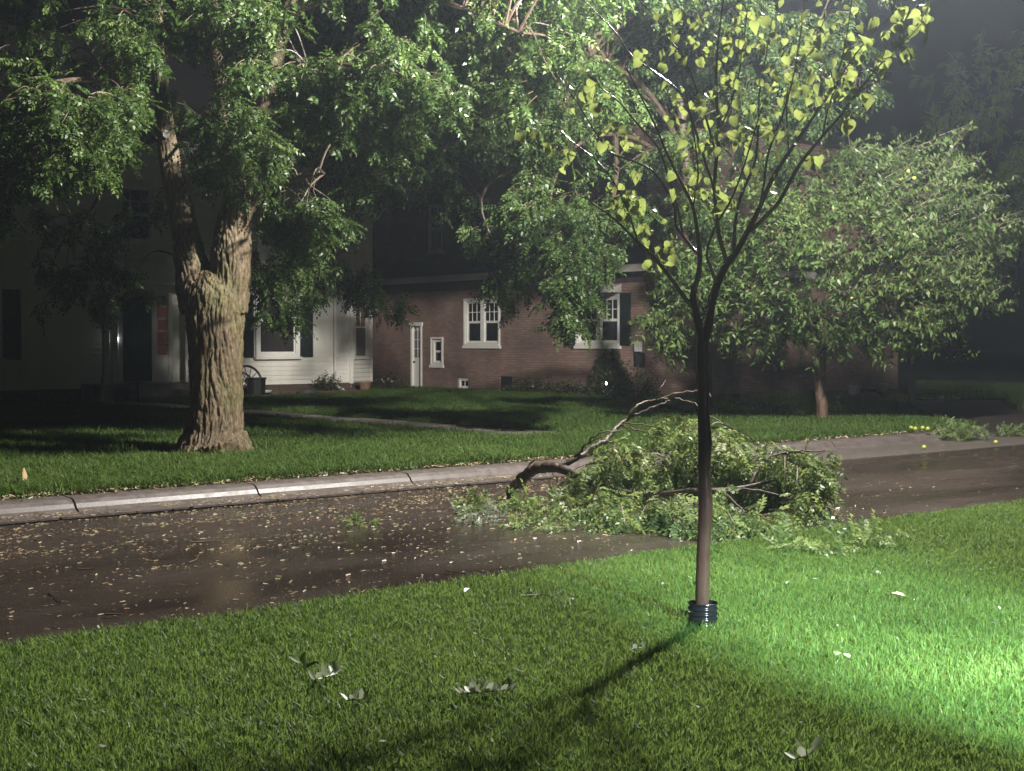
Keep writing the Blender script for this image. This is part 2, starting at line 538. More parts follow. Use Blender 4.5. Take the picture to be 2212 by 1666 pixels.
# leaf templates: x along the leaf, y across, z up
def pinnate(pairs=5, droop=0.25, ll=0.25, lw=0.062):
    v, f = [], []
    rl = random.Random(5)

    def leaflet(x, side, ang, L, W):
        z0 = -droop * x * x
        dx, dy = math.cos(ang), math.sin(ang) * side
        px, py = -dy, dx
        zt = z0 - 0.06
        o = len(v)
        ro = rl.uniform(-.9, .9) * W
        zt += rl.uniform(-.07, .05)
        v.extend([(x, 0, z0), (x + dx * L * .45 + px * W, dy * L * .45 + py * W, z0 + 0.012 + ro),
                  (x + dx * L, dy * L, zt), (x + dx * L * .45 - px * W, dy * L * .45 - py * W, z0 + 0.012 - ro)])
        f.append((o, o + 1, o + 2, o + 3))
    for i in range(pairs):
        x = 0.16 + 0.80 * i / pairs
        for s in (-1, 1):
            leaflet(x + (0.02 if s > 0 else 0), s, 1.05, ll * (0.85 + 0.3 * math.sin(PI * i / pairs)), lw)
    leaflet(0.96, 1, 0.0, ll, lw)
    o = len(v)   # rachis
    v.extend([(0, -.006, 0), (0, .006, 0), (.96, .004, -droop * .92), (.96, -.004, -droop * .92)])
    f.append((o, o + 1, o + 2, o + 3))
    return v, f


PINN = pinnate()
LANCE = ([(0, 0, 0), (.4, .17, .03), (1, 0, -.12), (.4, -.17, .03)], [(0, 1, 2, 3)])
OVATE = ([(0, 0, 0), (.3, .26, .04), (.7, .2, .01), (1, 0, -.1), (.7, -.2, .01), (.3, -.26, .04)], [(0, 1, 2, 3), (0, 3, 4, 5)])


def rand_dir(n=1):
    v = rng.normal(size=(n, 3))
    return v / np.linalg.norm(v, axis=1, keepdims=True)


class Foliage:
    """leafy sprays: twigs with leaves set along them"""

    def __init__(self):
        self.P, self.T, self.N, self.S, self.R = [], [], [], [], []
        self.twig = MB()

    def spray(self, p0, d, length, n_leaf, size, droop=0.5, twig_r=0.006, spread=0.9, hang=0.5, tone=0.5):
        p = np.array(p0, float)
        d = U3(d)
        step = length / 5
        pts = [p.copy()]
        for i in range(5):
            d = U3(d + np.array([0, 0, -droop * 0.25]) + rng.normal(size=3) * 0.12)
            p = p + d * step
            pts.append(p.copy())
        self.twig.tube(pts, [twig_r * (1 - 0.14 * i) for i in range(6)], 3, False)
        for k in range(n_leaf):
            t = 0.12 + 0.88 * (k + rng.random() * .6) / n_leaf
            j = min(int(t * 5), 4)
            u = t * 5 - j
            q = pts[j] * (1 - u) + pts[j + 1] * u
            ax = U3(pts[j + 1] - pts[j])
            side = U3(np.cross(ax, rng.normal(size=3)))
            T = U3(ax * (1 - spread) + side * spread * (0.7 + 0.3 * rng.random()) + np.array([0, 0, -hang * (0.5 + rng.random())]))
            nn = U3(np.array([0, 0, 1.0]) + rng.normal(size=3) * 0.55)
            self.P.append(q)
            self.T.append(T)
            self.N.append(nn)
            self.S.append(size * (0.7 + 0.6 * rng.random()))
            self.R.append(min(1, max(0, tone + rng.normal() * 0.22)))
        return pts[-1]

    def clump(self, c, r, n, length, n_leaf, size, bias=(0, 0, 0), squash=0.8, **kw):
        c = np.asarray(c, float)
        bias = np.asarray(bias, float)
        tone = 0.35 + 0.3 * rng.random()
        for d in rand_dir(n):
            o = c + d * r * (rng.random() ** 0.5) * np.array([1, 1, squash]) * 0.75
            dd = d * np.array([1, 1, 0.6]) + bias
            self.spray(o, dd, length * (0.6 + 0.7 * rng.random()), n_leaf, size, tone=tone, **kw)

    def build(self, template, mat, parent, name='crown', twig_mat=None, twig_name='twigs'):
        o = instances(name, template[0], template[1], self.P, self.T, self.N, self.S, mat, parent, np.array(self.R))
        if self.twig.v and twig_name:
            self.twig.build(twig_name, twig_mat or M['twig'], parent, fix=False)
        return o


def link_branches(mb, nodes, target, r0, r1, wob=0.12):
    """a bough from the nearest skeleton node to a clump"""
    nodes = np.asarray(nodes)
    t = np.asarray(target, float)
    w = np.linalg.norm((nodes - t) * np.array([1, 1, 1.0]), axis=1) + 0.9 * np.maximum(nodes[:, 2] - t[2], 0)
    s = nodes[np.argmin(w)]
    L = np.linalg.norm(t - s)
    mid1 = s + (t - s) * 0.35 + np.array([0, 0, 0.16 * L]) + rng.normal(size=3) * wob * L * 0.5
    mid2 = s + (t - s) * 0.7 + np.array([0, 0, 0.10 * L]) + rng.normal(size=3) * wob * L * 0.5
    pts, rad = smooth_path([s, mid1, mid2, t], [r0, r0 * .7, r0 * .45, r1], 4)
    mb.tube(pts, rad, 5)
    return pts


# ================================================================== GROUND, STREET
ZL = 0.13   # far lawn
ZN = 0.03   # near lawn
mb = MB()
mb.add([(-300, -300, -0.06), (300, -300, -0.06), (300, 300, -0.06), (-300, 300, -0.06)], [(0, 1, 2, 3)])
tag(mb.build('ground', M['far_ground'], fix=False), 'dark ground reaching out into the night', kind='structure')

# the near lawn, its edge to the road a little ragged
edge = [(x, 7.05 + 0.05 * noise.noise((x * 1.1, 0, 0)) + 0.03 * noise.noise((x * 4.0, 3, 0))) for x in np.arange(-30, 60.1, 0.25)]
mb = MB()
n = len(edge)
mb.add([(x, y, ZN) for x, y in edge] + [(x, y + 0.015, -0.02) for x, y in edge] + [(x, -30, ZN) for x, _ in edge],
       [(i, i + 1, n + i + 1, n + i) for i in range(n - 1)] + [(2 * n + i, 2 * n + i + 1, i + 1, i) for i in range(n - 1)])
tag(mb.build('near_lawn', M['soil'], fix=False), 'soil under the mown lawn in front of the street', kind='structure')

# the road: a sheet with a slight crown
mb = MB()
xs = np.arange(-40, 81, 4.0)
ys = [6.9, 7.4, 8.2, 9.2, 10.2, 11.2, 12.5]
zs = [0.0, 0.005, 0.02, 0.028, 0.022, 0.008, -0.012]
for x in xs:
    mb.v += [(x, y, z) for y, z in zip(ys, zs)]
k = len(ys)
mb.f += [(i * k + j, (i + 1) * k + j, (i + 1) * k + j + 1, i * k + j + 1) for i in range(len(xs) - 1) for j in range(k - 1)]
tag(mb.build('road', M['asphalt'], fix=False, smooth=True), 'wet dark asphalt street strewn with leaf litter', kind='structure')

# gutter pan: narrow on the left, wide where the driveway meets the street
gx = [-40, 0, 8, 12.5, 14, 15.5, 18, 22, 27]
gy = [12.12, 12.12, 12.14, 12.10, 11.75, 11.30, 11.22, 11.20, 11.20]
mb = MB()
v, f = [], []
for i, (x, y) in enumerate(zip(gx, gy)):
    v += [(x, y, 0.004), (x, y, 0.022), (x, y + 0.02, 0.026), (x, 12.50, 0.012)]
f = [(4 * i + j, 4 * i + 4 + j, 4 * i + 5 + j, 4 * i + 1 + j) for i in range(len(gx) - 1) for j in range(3)]
mb.add(v, f)
tag(mb.build('gutter', M['concrete'], fix=False), 'wet concrete gutter strip below the kerb', kind='structure')

# the far kerb: cast sections with open joints
kerb = bpy.data.objects.new('kerb', None)
attach(kerb, None, (0, 12.5, 0))
tag(kerb, 'rounded concrete kerb along the far side of the street', kind='structure')
prof = [(12.44, -0.04), (12.44, 0.012), (12.50, 0.020), (12.545, 0.045), (12.575, 0.085), (12.615, 0.118), (12.66, 0.132), (12.86, 0.138), (12.88, 0.10), (12.88, -0.04)]
jx = [5.33 + 1.95 * i for i in range(-6, 9)]
jx = [x for x in jx if x < 20.2] + [20.75]
for i in range(len(jx) - 1):
    MB().prism(prof, 'x', jx[i] + 0.011, jx[i + 1] - 0.011).build('kerb_section', M['concrete'], kerb)
# the rounded return at the driveway
mb = MB()
cx, cy, R0 = 20.76, 14.56, 2.0
cols = []
for a in np.linspace(-PI / 2, -0.30, 12):
    cols.append([(cx + (R0 - (y - 12.56)) * math.cos(a), cy + (R0 - (y - 12.56)) * math.sin(a), z * (1 if a < -0.9 else max(0.35, 1 - (a + 0.9) * 1.0)) if z > 0 else z) for y, z in prof])
v = [p for c in cols for p in c]
k = len(prof)
f = [(i * k + j, (i + 1) * k + j, (i + 1) * k + (j + 1) % k, i * k + (j + 1) % k) for i in range(len(cols) - 1) for j in range(k)]
f += [tuple(range(k))[::-1], tuple(range((len(cols) - 1) * k, len(cols) * k))]
mb.add(v, f)
mb.build('kerb_section', M['concrete'], kerb)

# far lawn slab, with the walk and the driveway cut in as sheets above it
mb = MB()
lawn_poly = [(-60, 12.80), (20.76, 12.80), (21.6, 13.1), (22.3, 13.6), (24, 15.2), (26.5, 17.4), (31, 20.6), (60, 40), (60, 110), (-60, 110)]
mb.prism(lawn_poly, 'z', -0.05, ZL)
tag(mb.build('far_lawn', M['soil']), 'soil under the grass in front of the two houses', kind='structure')
mb = MB()
mb.prism([(21.9, 12.5), (26.6, 12.3), (27.1, 14.0), (28.6, 16.3), (33.2, 19.3), (31, 20.7), (26.5, 17.5), (24, 15.3), (22.5, 13.8)][::-1], 'z', -0.05, 0.10)
tag(mb.build('driveway', M['drive']), 'dark wet drive leaving the street past the end of the kerb', kind='structure')
mb = MB()
mb.prism([(26.7, 12.75), (80, 12.75), (80, 39.9), (60, 39.9), (31.15, 20.62), (33.3, 19.2), (28.7, 16.2), (27.2, 13.9)], 'z', -0.05, ZL)
tag(mb.build('corner_lawn', M['soil']), 'soil under the dim grass beyond the drive', kind='structure')

# front walk in slabs
walk = bpy.data.objects.new('front_walk', None)
attach(walk, None, (14.5, 15, ZL))
tag(walk, 'pale concrete walk running from the street to the white house', kind='structure')
y = 14.9
i = 0
while y < 31.5:
    L = 1.45
    x0, x1 = 13.95, 15.15
    MB().box(x0, x1, y, y + L - 0.02, ZL - 0.04, ZL + 0.016 + 0.008 * math.sin(i * 2.1)).build('walk_slab', M['walk'], walk)
    y += L
    i += 1
mb = MB()
c = ground(1160, 940, ZL)
pts = [(c[0] + (1.0 + 0.25 * math.sin(3 * a) + .1 * math.sin(7 * a)) * 1.25 * math.cos(a), c[1] + (1 + .2 * math.cos(2 * a)) * 0.8 * math.sin(a)) for a in np.linspace(0, 2 * PI, 28)[:-1]]
mb.prism(pts, 'z', ZL - 0.02, ZL + 0.010)
tag(mb.build('bare_patch', M['dirt']), 'muddy bare patch at the street end of the walk', kind='structure')
mb = MB()
c = ground(455, 985, ZL)
pts = [(c[0] + (1.0 + 0.2 * math.sin(3 * a + 1)) * 0.95 * math.cos(a), c[1] + (1 + .2 * math.cos(2 * a)) * 0.8 * math.sin(a)) for a in np.linspace(0, 2 * PI, 28)[:-1]]
mb.prism(pts, 'z', ZL - 0.02, ZL + 0.012)
tag(mb.build('root_soil', M['dirt']), 'bare soil round the foot of the big trunk', kind='structure')


# ================================================================== GRASS
def tuft(name, n, h, w, lean, mat, rad):
    v, f = [], []
    for i in range(n):
        a = rng.random() * 2 * PI
        bx, by = rng.normal() * rad, rng.normal() * rad
        hh = h * (0.55 + 0.6 * rng.random())
        ln = lean * (0.3 + rng.random()) * hh
        dx, dy = math.cos(a), math.sin(a)
        b2 = a + PI / 2 + rng.normal() * 0.5
        sx, sy = math.cos(b2) * w / 2, math.sin(b2) * w / 2
        o = len(v)
        for t, ww in ((0, 1.0), (0.55, 0.85)):
            cx_, cy_, cz = bx + dx * ln * t * t, by + dy * ln * t * t, hh * t
            v += [(cx_ - sx * ww, cy_ - sy * ww, cz), (cx_ + sx * ww, cy_ + sy * ww, cz)]
        v += [(bx + dx * ln, by + dy * ln, hh * (1 - 0.25 * lean))]
        f += [(o, o + 1, o + 3, o + 2), (o + 2, o + 3, o + 4)]
    me = bpy.data.meshes.new(name)
    me.from_pydata(v, [], f)
    me.materials.append(mat)
    return bpy.data.objects.new(name, me)


def grow(o, tufts, density, seed, smin=0.6, smax=1.3, tilt=0.25, wind=(0, 0)):
    ng = bpy.data.node_groups.new('grass_growth', 'GeometryNodeTree')
    ng.interface.new_socket('Geometry', in_out='INPUT', socket_type='NodeSocketGeometry')
    ng.interface.new_socket('Geometry', in_out='OUTPUT', socket_type='NodeSocketGeometry')
    gi, go = ng.nodes.new('NodeGroupInput'), ng.nodes.new('NodeGroupOutput')
    L = ng.links.new
    join = ng.nodes.new('GeometryNodeJoinGeometry')
    for i, t in enumerate(tufts):
        d = ng.nodes.new('GeometryNodeDistributePointsOnFaces')
        d.inputs['Density'].default_value = density / len(tufts)
        d.inputs['Seed'].default_value = seed + 17 * i
        L(gi.outputs[0], d.inputs['Mesh'])
        oi = ng.nodes.new('GeometryNodeObjectInfo')
        oi.inputs['Object'].default_value = t
        ip = ng.nodes.new('GeometryNodeInstanceOnPoints')
        L(d.outputs['Points'], ip.inputs['Points'])
        L(oi.outputs['Geometry'], ip.inputs['Instance'])
        rv = ng.nodes.new('FunctionNodeRandomValue')
        rv.data_type = 'FLOAT_VECTOR'
        rv.inputs[0].default_value = (-tilt + wind[0], -tilt + wind[1], 0)
        rv.inputs[1].default_value = (tilt + wind[0], tilt + wind[1], 6.283)
        rv.inputs['Seed'].default_value = i + 3
        L(rv.outputs[0], ip.inputs['Rotation'])
        rs = ng.nodes.new('FunctionNodeRandomValue')
        rs.data_type = 'FLOAT'
        rs.inputs[2].default_value = smin
        rs.inputs[3].default_value = smax
        rs.inputs['Seed'].default_value = i + 5
        L(rs.outputs[1], ip.inputs['Scale'])
        L(ip.outputs[0], join.inputs[0])
    L(join.outputs[0], go.inputs[0])
    md = o.modifiers.new('growth', 'NODES')
    md.node_group = ng


def patch(name, poly, z, mat):
    me = bpy.data.meshes.new(name)
    me.from_pydata([(x, y, z) for x, y in poly], [], [tuple(range(len(poly)))])
    me.materials.append(mat)
    o = bpy.data.objects.new(name, me)
    return attach(o, None)


near_t = [tuft('grass_tuft', 8, 0.058, 0.0048, 0.62, M['grass_near'], 0.022) for _ in range(5)]
far_t = [tuft('grass_tuft', 9, 0.135, 0.011, 0.85, M['grass_far'], 0.05) for _ in range(4)]
lawn_edge = [(x, y - 0.01) for x, y in edge if 0.9 <= x <= 12]
o = patch('grass', lawn_edge[::-1] + [(0.9, 1.2), (6.0, 0.8), (12, 2.2)], ZN + 0.002, M['soil'])
grow(o, near_t, 1750, 1, 0.5, 1.4)
tag(o, 'short wet mown grass of the near lawn', 'grass', kind='stuff')
lawn_edge = [(x, y - 0.01) for x, y in edge if 12 <= x <= 24]
o = patch('grass', lawn_edge[::-1] + [(12, 2.2), (24, 3.0)], ZN + 0.002, M['soil'])
grow(o, near_t, 450, 5, 0.8, 1.5)
tag(o, 'mown grass of the near lawn farther along the street', 'grass', kind='stuff')
# verge between kerb and walk: longer, rougher
verge = [(x, 12.90 + 0.06 * noise.noise((x * 1.7, 9, 0))) for x in np.arange(2.5, 21.6, 0.3)]
o = patch('grass', verge + [(22.6, 14.2), (22.4, 15.8), (15.3, 15.8), (12, 15.75), (9.8, 15.93), (9.2, 15.6), (8.5, 15.65), (7.9, 15.98), (2.5, 16.0)], ZL + 0.002, M['soil'])
grow(o, far_t, 330, 9, 0.7, 1.35, 0.3)
tag(o, 'long ragged grass of the verge behind the kerb', 'grass', kind='stuff')
o = patch('grass', [(4, 16.0), (7.9, 16.0), (7.85, 16.7), (8.2, 17.5), (9.6, 17.4), (10.0, 16.6), (9.8, 15.95), (13.85, 15.75), (13.85, 31.5), (4, 31.5)], ZL + 0.002, M['soil'])
grow(o, far_t, 130, 13, 0.6, 1.2)
tag(o, 'dark lawn between the big tree and the white house door', 'grass', kind='stuff')
o = patch('grass', [(15.25, 15.8), (22.4, 15.8), (24.2, 15.5), (26.4, 17.6), (33, 22.0), (33, 25.0), (26.3, 25.2), (26.3, 38), (24.0, 36), (22.4, 32.6), (15.25, 32.4)], ZL + 0.002, M['soil'])
grow(o, far_t, 130, 21, 0.6, 1.2)
tag(o, 'lawn in front of the brick house side wall', 'grass', kind='stuff')
o = patch('grass', [(26.8, 12.9), (45, 12.9), (45, 29.4), (31.3, 20.5), (33.3, 19.1), (28.7, 16.1), (27.3, 13.9)], ZL + 0.002, M['soil'])
grow(o, far_t, 110, 25, 0.6, 1.2)
tag(o, 'dim grass beyond the drive at the picture edge', 'grass', kind='stuff')


# ================================================================== HOUSES
def window(parent, plane, a0, a1, z0, z1, face, frame=0.09, sash=True, muntins=(3, 2), glass='glass', proud=0.045, out=-1,
           name='window', mid=None, sill=True):
    """a framed sash window on a wall. plane 'x': wall x=face, a is y; plane 'y': wall y=face, a is x. 'out' is the outward sign"""
    def bx(m, A0, A1, Z0, Z1, d0, d1):
        lo, hi = sorted((face + out * d0, face + out * d1))
        if plane == 'x':
            m.box(lo, hi, A0, A1, Z0, Z1)
        else:
            m.box(A0, A1, lo, hi, Z0, Z1)
        return m
    f = MB()
    bx(f, a0, a0 + frame, z0, z1, -0.02, proud)
    bx(f, a1 - frame, a1, z0, z1, -0.02, proud)
    bx(f, a0 + frame, a1 - frame, z1 - frame, z1, -0.02, proud)
    bx(f, a0 + frame, a1 - frame, z0, z0 + frame * 0.8, -0.02, proud)
    fr = f.build(name, M['trim'], parent)
    if sill:
        bx(MB(), a0 - 0.05, a1 + 0.05, z0 - 0.07, z0 - 0.003, -0.01, proud + 0.06).build('sill', M['trim'], fr)
    bays = [(a0 + frame, a1 - frame)]
    if mid:
        m0, m1 = (a0 + a1) / 2 - mid / 2, (a0 + a1) / 2 + mid / 2
        bx(MB(), m0, m1, z0 + frame * 0.8, z1 - frame, -0.02, proud - 0.004).build('mullion', M['trim'], fr)
        bays = [(a0 + frame, m0), (m1, a1 - frame)]
    zb, zt = z0 + frame * 0.8, z1 - frame
    zm = (zb + zt) / 2
    for b0, b1 in bays:
        halves = [(zb, zm), (zm, zt)] if sash else [(zb, zt)]
        for hi, (h0, h1) in enumerate(halves):
            d = -0.012 if hi == 0 else -0.002
            bx(MB(), b0 + 0.002, b1 - 0.002, h0 + .002, h1 - .002, d - 0.012, d).build('pane', M[glass], fr)
            s = MB()
            t = 0.035
            bx(s, b0, b0 + t, h0, h1, d + 0.001, d + 0.022)
            bx(s, b1 - t, b1, h0, h1, d + 0.001, d + 0.022)
            bx(s, b0 + t, b1 - t, h0, h0 + t, d + 0.001, d + 0.022)
            bx(s, b0 + t, b1 - t, h1 - t, h1, d + 0.001, d + 0.022)
            if muntins and (hi == 1 or not sash):
                for i in range(1, muntins[0]):
                    q = b0 + (b1 - b0) * i / muntins[0]
                    bx(s, q - 0.011, q + 0.011, h0 + t, h1 - t, d + 0.001, d + 0.014)
                for i in range(1, muntins[1]):
                    q = h0 + (h1 - h0) * i / muntins[1]
                    bx(s, b0 + t, b1 - t, q - 0.011, q + 0.011, d + 0.0015, d + 0.0135)
            s.build('sash', M['trim'], fr)
    return fr


# ---------------------------------------------------------------- white house
WY = 34.0
wh = thing('clapboard_house', 'white clapboard house with dark shutters behind the big tree', 'house', (16, WY, ZL))
MB().box(6.0, 22.86, WY + 0.03, 43.0, ZL - 0.1, 7.2).build('wall', M['siding'], wh)
mb = MB()   # bay side turned away from the street
bdir = np.array([math.cos(math.radians(30)), math.sin(math.radians(30))])
bn = np.array([bdir[1], -bdir[0]])
p0 = np.array([22.86, WY])
p1 = p0 + bdir * 1.42
mb.prism([tuple(p0 - bn * .03), tuple(p1 - bn * .03), (p1[0] - .05, 38.0), (22.0, 38.0), (22.0, WY + .04)], 'z', 0.42, 7.19)
mb.build('bay_wall', M['siding'], wh)
EXP = 0.127
bo_pts = [(0, 0.0), (-0.033, 0.0), (-0.004, EXP + 0.008), (0, EXP + 0.008)]


def boards(parent, P, d, L, z0, z1, skip=()):
    """lapped siding boards along d from P, one object each, sharing a mesh"""
    nrm = np.array([d[1], -d[0]])
    v = []
    for t in (0, L):
        for o_, z in bo_pts:
            q = d * t - nrm * o_
            v.append((q[0], q[1], z))
    f = [(0, 1, 2, 3), (7, 6, 5, 4)] + [(i, 4 + i, 4 + (i + 1) % 4, (i + 1) % 4) for i in range(4)]
    me = bpy.data.meshes.new('siding_board')
    me.from_pydata(v, [], f)
    bm = bmesh.new(); bm.from_mesh(me); bmesh.ops.recalc_face_normals(bm, faces=bm.faces); bm.to_mesh(me); bm.free()
    me.materials.append(M['siding'])
    z = z0
    while z < z1:
        o = bpy.data.objects.new('siding_board', me)
        attach(o, parent, (P[0], P[1], z))
        z += EXP


boards(wh, (6.0, WY + 0.028), np.array([1.0, 0]), 16.20, 0.42, 7.0)
boards(wh, (22.32, WY + 0.026), np.array([1.0, 0]), 0.46, 0.44, 7.0)
boards(wh, tuple(p0 + bdir * 0.06 - bn * 0.028), bdir, 1.30, 0.45, 7.0)
mb = MB()
mb.box(22.78, 22.90, WY - 0.03, WY + 0.06, 0.40, 7.0)
mb.build('corner_board', M['trim'], wh)
q = p1 + bn * 0.008 - bdir * 0.05
MB().prism([tuple(q - bdir * .05), tuple(q + bdir * .06), tuple(q + bdir * .06 - bn * .1), tuple(q - bdir * .05 - bn * .1)], 'z', 0.42, 7.0).build('corner_board', M['trim'], wh)
dsx = 22.26
mb = MB()
mb.tube([(dsx, WY - 0.06, 7.0), (dsx, WY - 0.06, 0.45), (dsx + 0.02, WY - 0.10, 0.32), (dsx + 0.12, WY - 0.30, 0.22)], 0.045, 8)
mb.build('downspout', M['trim'], wh)
MB().box(6.0, 22.84, WY + 0.01, WY + 0.1, ZL - 0.1, 0.42).build('foundation', M['old_wood'], wh)
mb = MB()
q0, q1 = p0 + bdir * .05 - bn * .05, p1 - bdir * .06 - bn * .05
mb.prism([tuple(q0), tuple(q1), tuple(q1 - bn * .1), tuple(q0 - bn * .1)], 'z', ZL - 0.1, 0.42)
mb.build('foundation', M['old_wood'], wh)
# eave and roof
mb = MB()
mb.prism([(33.45, 7.0), (33.45, 7.18), (38.5, 10.4), (43.6, 7.18), (43.6, 7.0)], 'x', 5.6, 24.6)
mb.build('roof', M['shingle'], wh)
# ground floor windows
wpic = window(wh, 'y', 19.63, 21.03, 1.20, 2.90, WY - 0.045, frame=0.13, sash=False, muntins=None, glass='grey_glass', proud=0.06)


def shutter(parent, plane, a0, a1, z0, z1, face, out=-1):
    def bx(m, A0, A1, Z0, Z1, d0, d1):
        lo, hi = sorted((face + out * d0, face + out * d1))
        return m.box(lo, hi, A0, A1, Z0, Z1) if plane == 'x' else m.box(A0, A1, lo, hi, Z0, Z1)
    m = MB()
    t = 0.05
    bx(m, a0, a0 + t, z0, z1, 0, .045); bx(m, a1 - t, a1, z0, z1, 0, .045)
    for zz in (z0, (z0 + z1) / 2 - t / 2, z1 - t):
        bx(m, a0 + t, a1 - t, zz, zz + t, 0.001, .043)
    s = m.build('shutter', M['shutter'], parent)
    lv = MB()
    z = z0 + t + 0.03
    while z < z1 - t:
        bx(lv, a0 + t, a1 - t, z - .024, z + .010, 0.006, .03)
        z += 0.05
    lv.build('louvres', M['shutter'], s)
    bx(MB(), a0 + .01, a1 - .01, z0 + .01, z1 - .01, -0.004, 0.004).build('shutter_back', M['shutter'], s)


for a0, a1, z0, z1 in ((21.10, 21.50, 1.19, 2.92), (19.18, 19.58, 1.19, 2.92), (12.62, 13.06, 1.18, 2.90), (11.0, 11.4, 1.18, 2.90)):
    shutter(wh, 'y', a0, a1, z0, z1, WY - 0.016)
window(wh, 'y', 11.45, 12.58, 1.20, 2.90, WY - 0.045, frame=0.1, glass='glass', muntins=(3, 2), proud=0.06)
for a0 in (12.0, 15.6, 19.7):
    window(wh, 'y', a0, a0 + 1.0, 4.2, 5.7, WY - 0.045, frame=0.1, muntins=(3, 2), proud=0.06)
# the bay's tall window, built on a short oblique frame
bw = MB()
def obx(m, s0, s1, z0, z1, d0, d1):
    a = p0 + bdir * s0; b = p0 + bdir * s1
    return m.prism([tuple(a + bn * d0), tuple(b + bn * d0), tuple(b + bn * d1), tuple(a + bn * d1)], 'z', z0, z1)
for s0, s1, z0, z1 in ((0.10, 0.20, 1.10, 3.0), (0.92, 1.06, 1.10, 3.0), (0.20, 0.92, 2.88, 3.0), (0.20, 0.92, 1.10, 1.20)):
    obx(bw, s0, s1, z0, z1, -0.02, 0.05)
bwin = bw.build('window', M['trim'], wh)
obx(MB(), 0.205, 0.915, 1.205, 2.03, -0.004, 0.006).build('pane', M['curtain'], bwin)
obx(MB(), 0.205, 0.915, 2.075, 2.875, -0.004, 0.010).build('pane', M['terracotta'], bwin)
obx(MB(), 0.201, 0.919, 2.03, 2.075, -0.01, 0.03).build('sash_rail', M['trim'], bwin)
obx(MB(), 0.54, 0.58, 2.076, 2.874, 0.011, 0.028).build('muntin', M['trim'], bwin)
# entry: shallow portico with columns, door, sidelights and steps
PY = 33.1
por = MB()
por.box(14.7, 17.75, PY - 0.25, WY - 0.0, 3.12, 3.50)
por.box(14.6, 17.85, PY - 0.35, WY - 0.0, 3.501, 3.60)
por.build('portico_roof', M['trim'], wh)
MB().box(14.6, 17.9, PY - 0.3, WY - 0.005, ZL - .05, 0.55).build('porch_floor', M['walk'], wh)
for i in range(2):
    MB().box(15.2, 17.2, PY - 0.3 - 0.3 * (i + 1), PY - 0.301 - 0.3 * i, ZL - .05, 0.55 - 0.15 * (i + 1)).build('step', M['walk'], wh)
for x in (14.85, 15.05 + 0.02, 17.25, 17.6):
    m = MB()
    m.box(x - .07, x + .07, PY - 0.12, PY + 0.02, 0.55, 3.12)
    m.box(x - .09, x + .09, PY - 0.14, PY + 0.04, 0.551, 0.72)
    m.box(x - .09, x + .09, PY - 0.14, PY + 0.04, 2.98, 3.119)
    m.build('column', M['trim'], wh)
d = MB()
d.box(15.72, 16.52, WY - 0.05, WY - 0.01, 0.58, 2.78)
dr = d.build('door', M['teal'], wh)
for zz in ((0.75, 1.25), (1.40, 2.0), (2.12, 2.65)):
    for xx in (15.82, 16.16):
        MB().box(xx, xx + 0.27, WY - 0.062, WY - 0.051, zz[0], zz[1]).build('door_panel', M['teal'], dr)
s = MB(); s.tube([(16.45, WY - .05, 1.5), (16.45, WY - .11, 1.5)], 0.03, 8); s.build('handle', M['iron'], dr)
m = MB()
m.box(15.60, 15.71, WY - 0.08, WY - 0.01, 0.56, 2.90)
m.box(16.53, 16.64, WY - 0.08, WY - 0.01, 0.56, 2.90)
m.box(15.30, 17.10, WY - 0.085, WY - 0.01, 2.901, 3.10)
m.box(17.0, 17.12, WY - 0.08, WY - 0.01, 0.56, 2.90)
m.build('door_frame', M['trim'], wh)
sl = MB().box(16.641, 16.999, WY - 0.05, WY - 0.012, 0.56, 1.24).build('sidelight', M['trim'], wh)
for i in range(5):
    z0 = 1.245 + i * 0.325
    MB().box(16.72, 16.96, WY - 0.045, WY - 0.02, z0 + .03, z0 + .30).build('pane', M['warm_glass'] if i in (0, 1, 2, 3) else M['curtain'], sl)
    MB().box(16.642, 16.998, WY - 0.06, WY - 0.019, z0 - .012, z0 + .028).build('muntin', M['trim'], sl)
led = MB(); led.lathe([(0.001, 1.66), (0.016, 1.67), (0.022, 1.69), (0.016, 1.71), (0.001, 1.72)], 15.55, WY - 0.09, 10)
led.build('doorbell_light', M['led'], wh, smooth=True)
rl = MB()
for x in (15.26,):
    rl.tube([(x, PY - 0.2, 1.42), (x, PY - 0.35, 1.40), (x, PY - 0.95, 0.98), (x, PY - 1.0, 0.13)], 0.018, 6)
    rl.tube([(x, PY - 0.2, 0.55), (x, PY - 0.2, 1.42)], 0.018, 6)
    for t in np.linspace(0.1, 0.9, 6):
        yy = PY - 0.3 - 0.65 * t
        rl.tube([(x, yy, 1.40 - 0.42 * t), (x, yy, 0.55 - 0.40 * t)], 0.009, 5)
rl.build('handrail', M['iron'], wh)

# ---------------------------------------------------------------- brick house
BX = 26.5
Y0, Y1 = 25.6, 41.0
bh = thing('brick_house', 'reddish brick house with white framed windows beyond the lawn', 'house', (BX, 32, ZL))
opens = [(35.42, 36.02, 0.14, 2.12), (34.38, 34.90, 0.95, 1.70), (31.62, 33.22, 1.56, 2.88), (33.08, 33.62, 0.18, 0.52),
         (31.02, 31.60, 0.14, 0.60), (26.60, 28.22, 1.57, 2.86)]


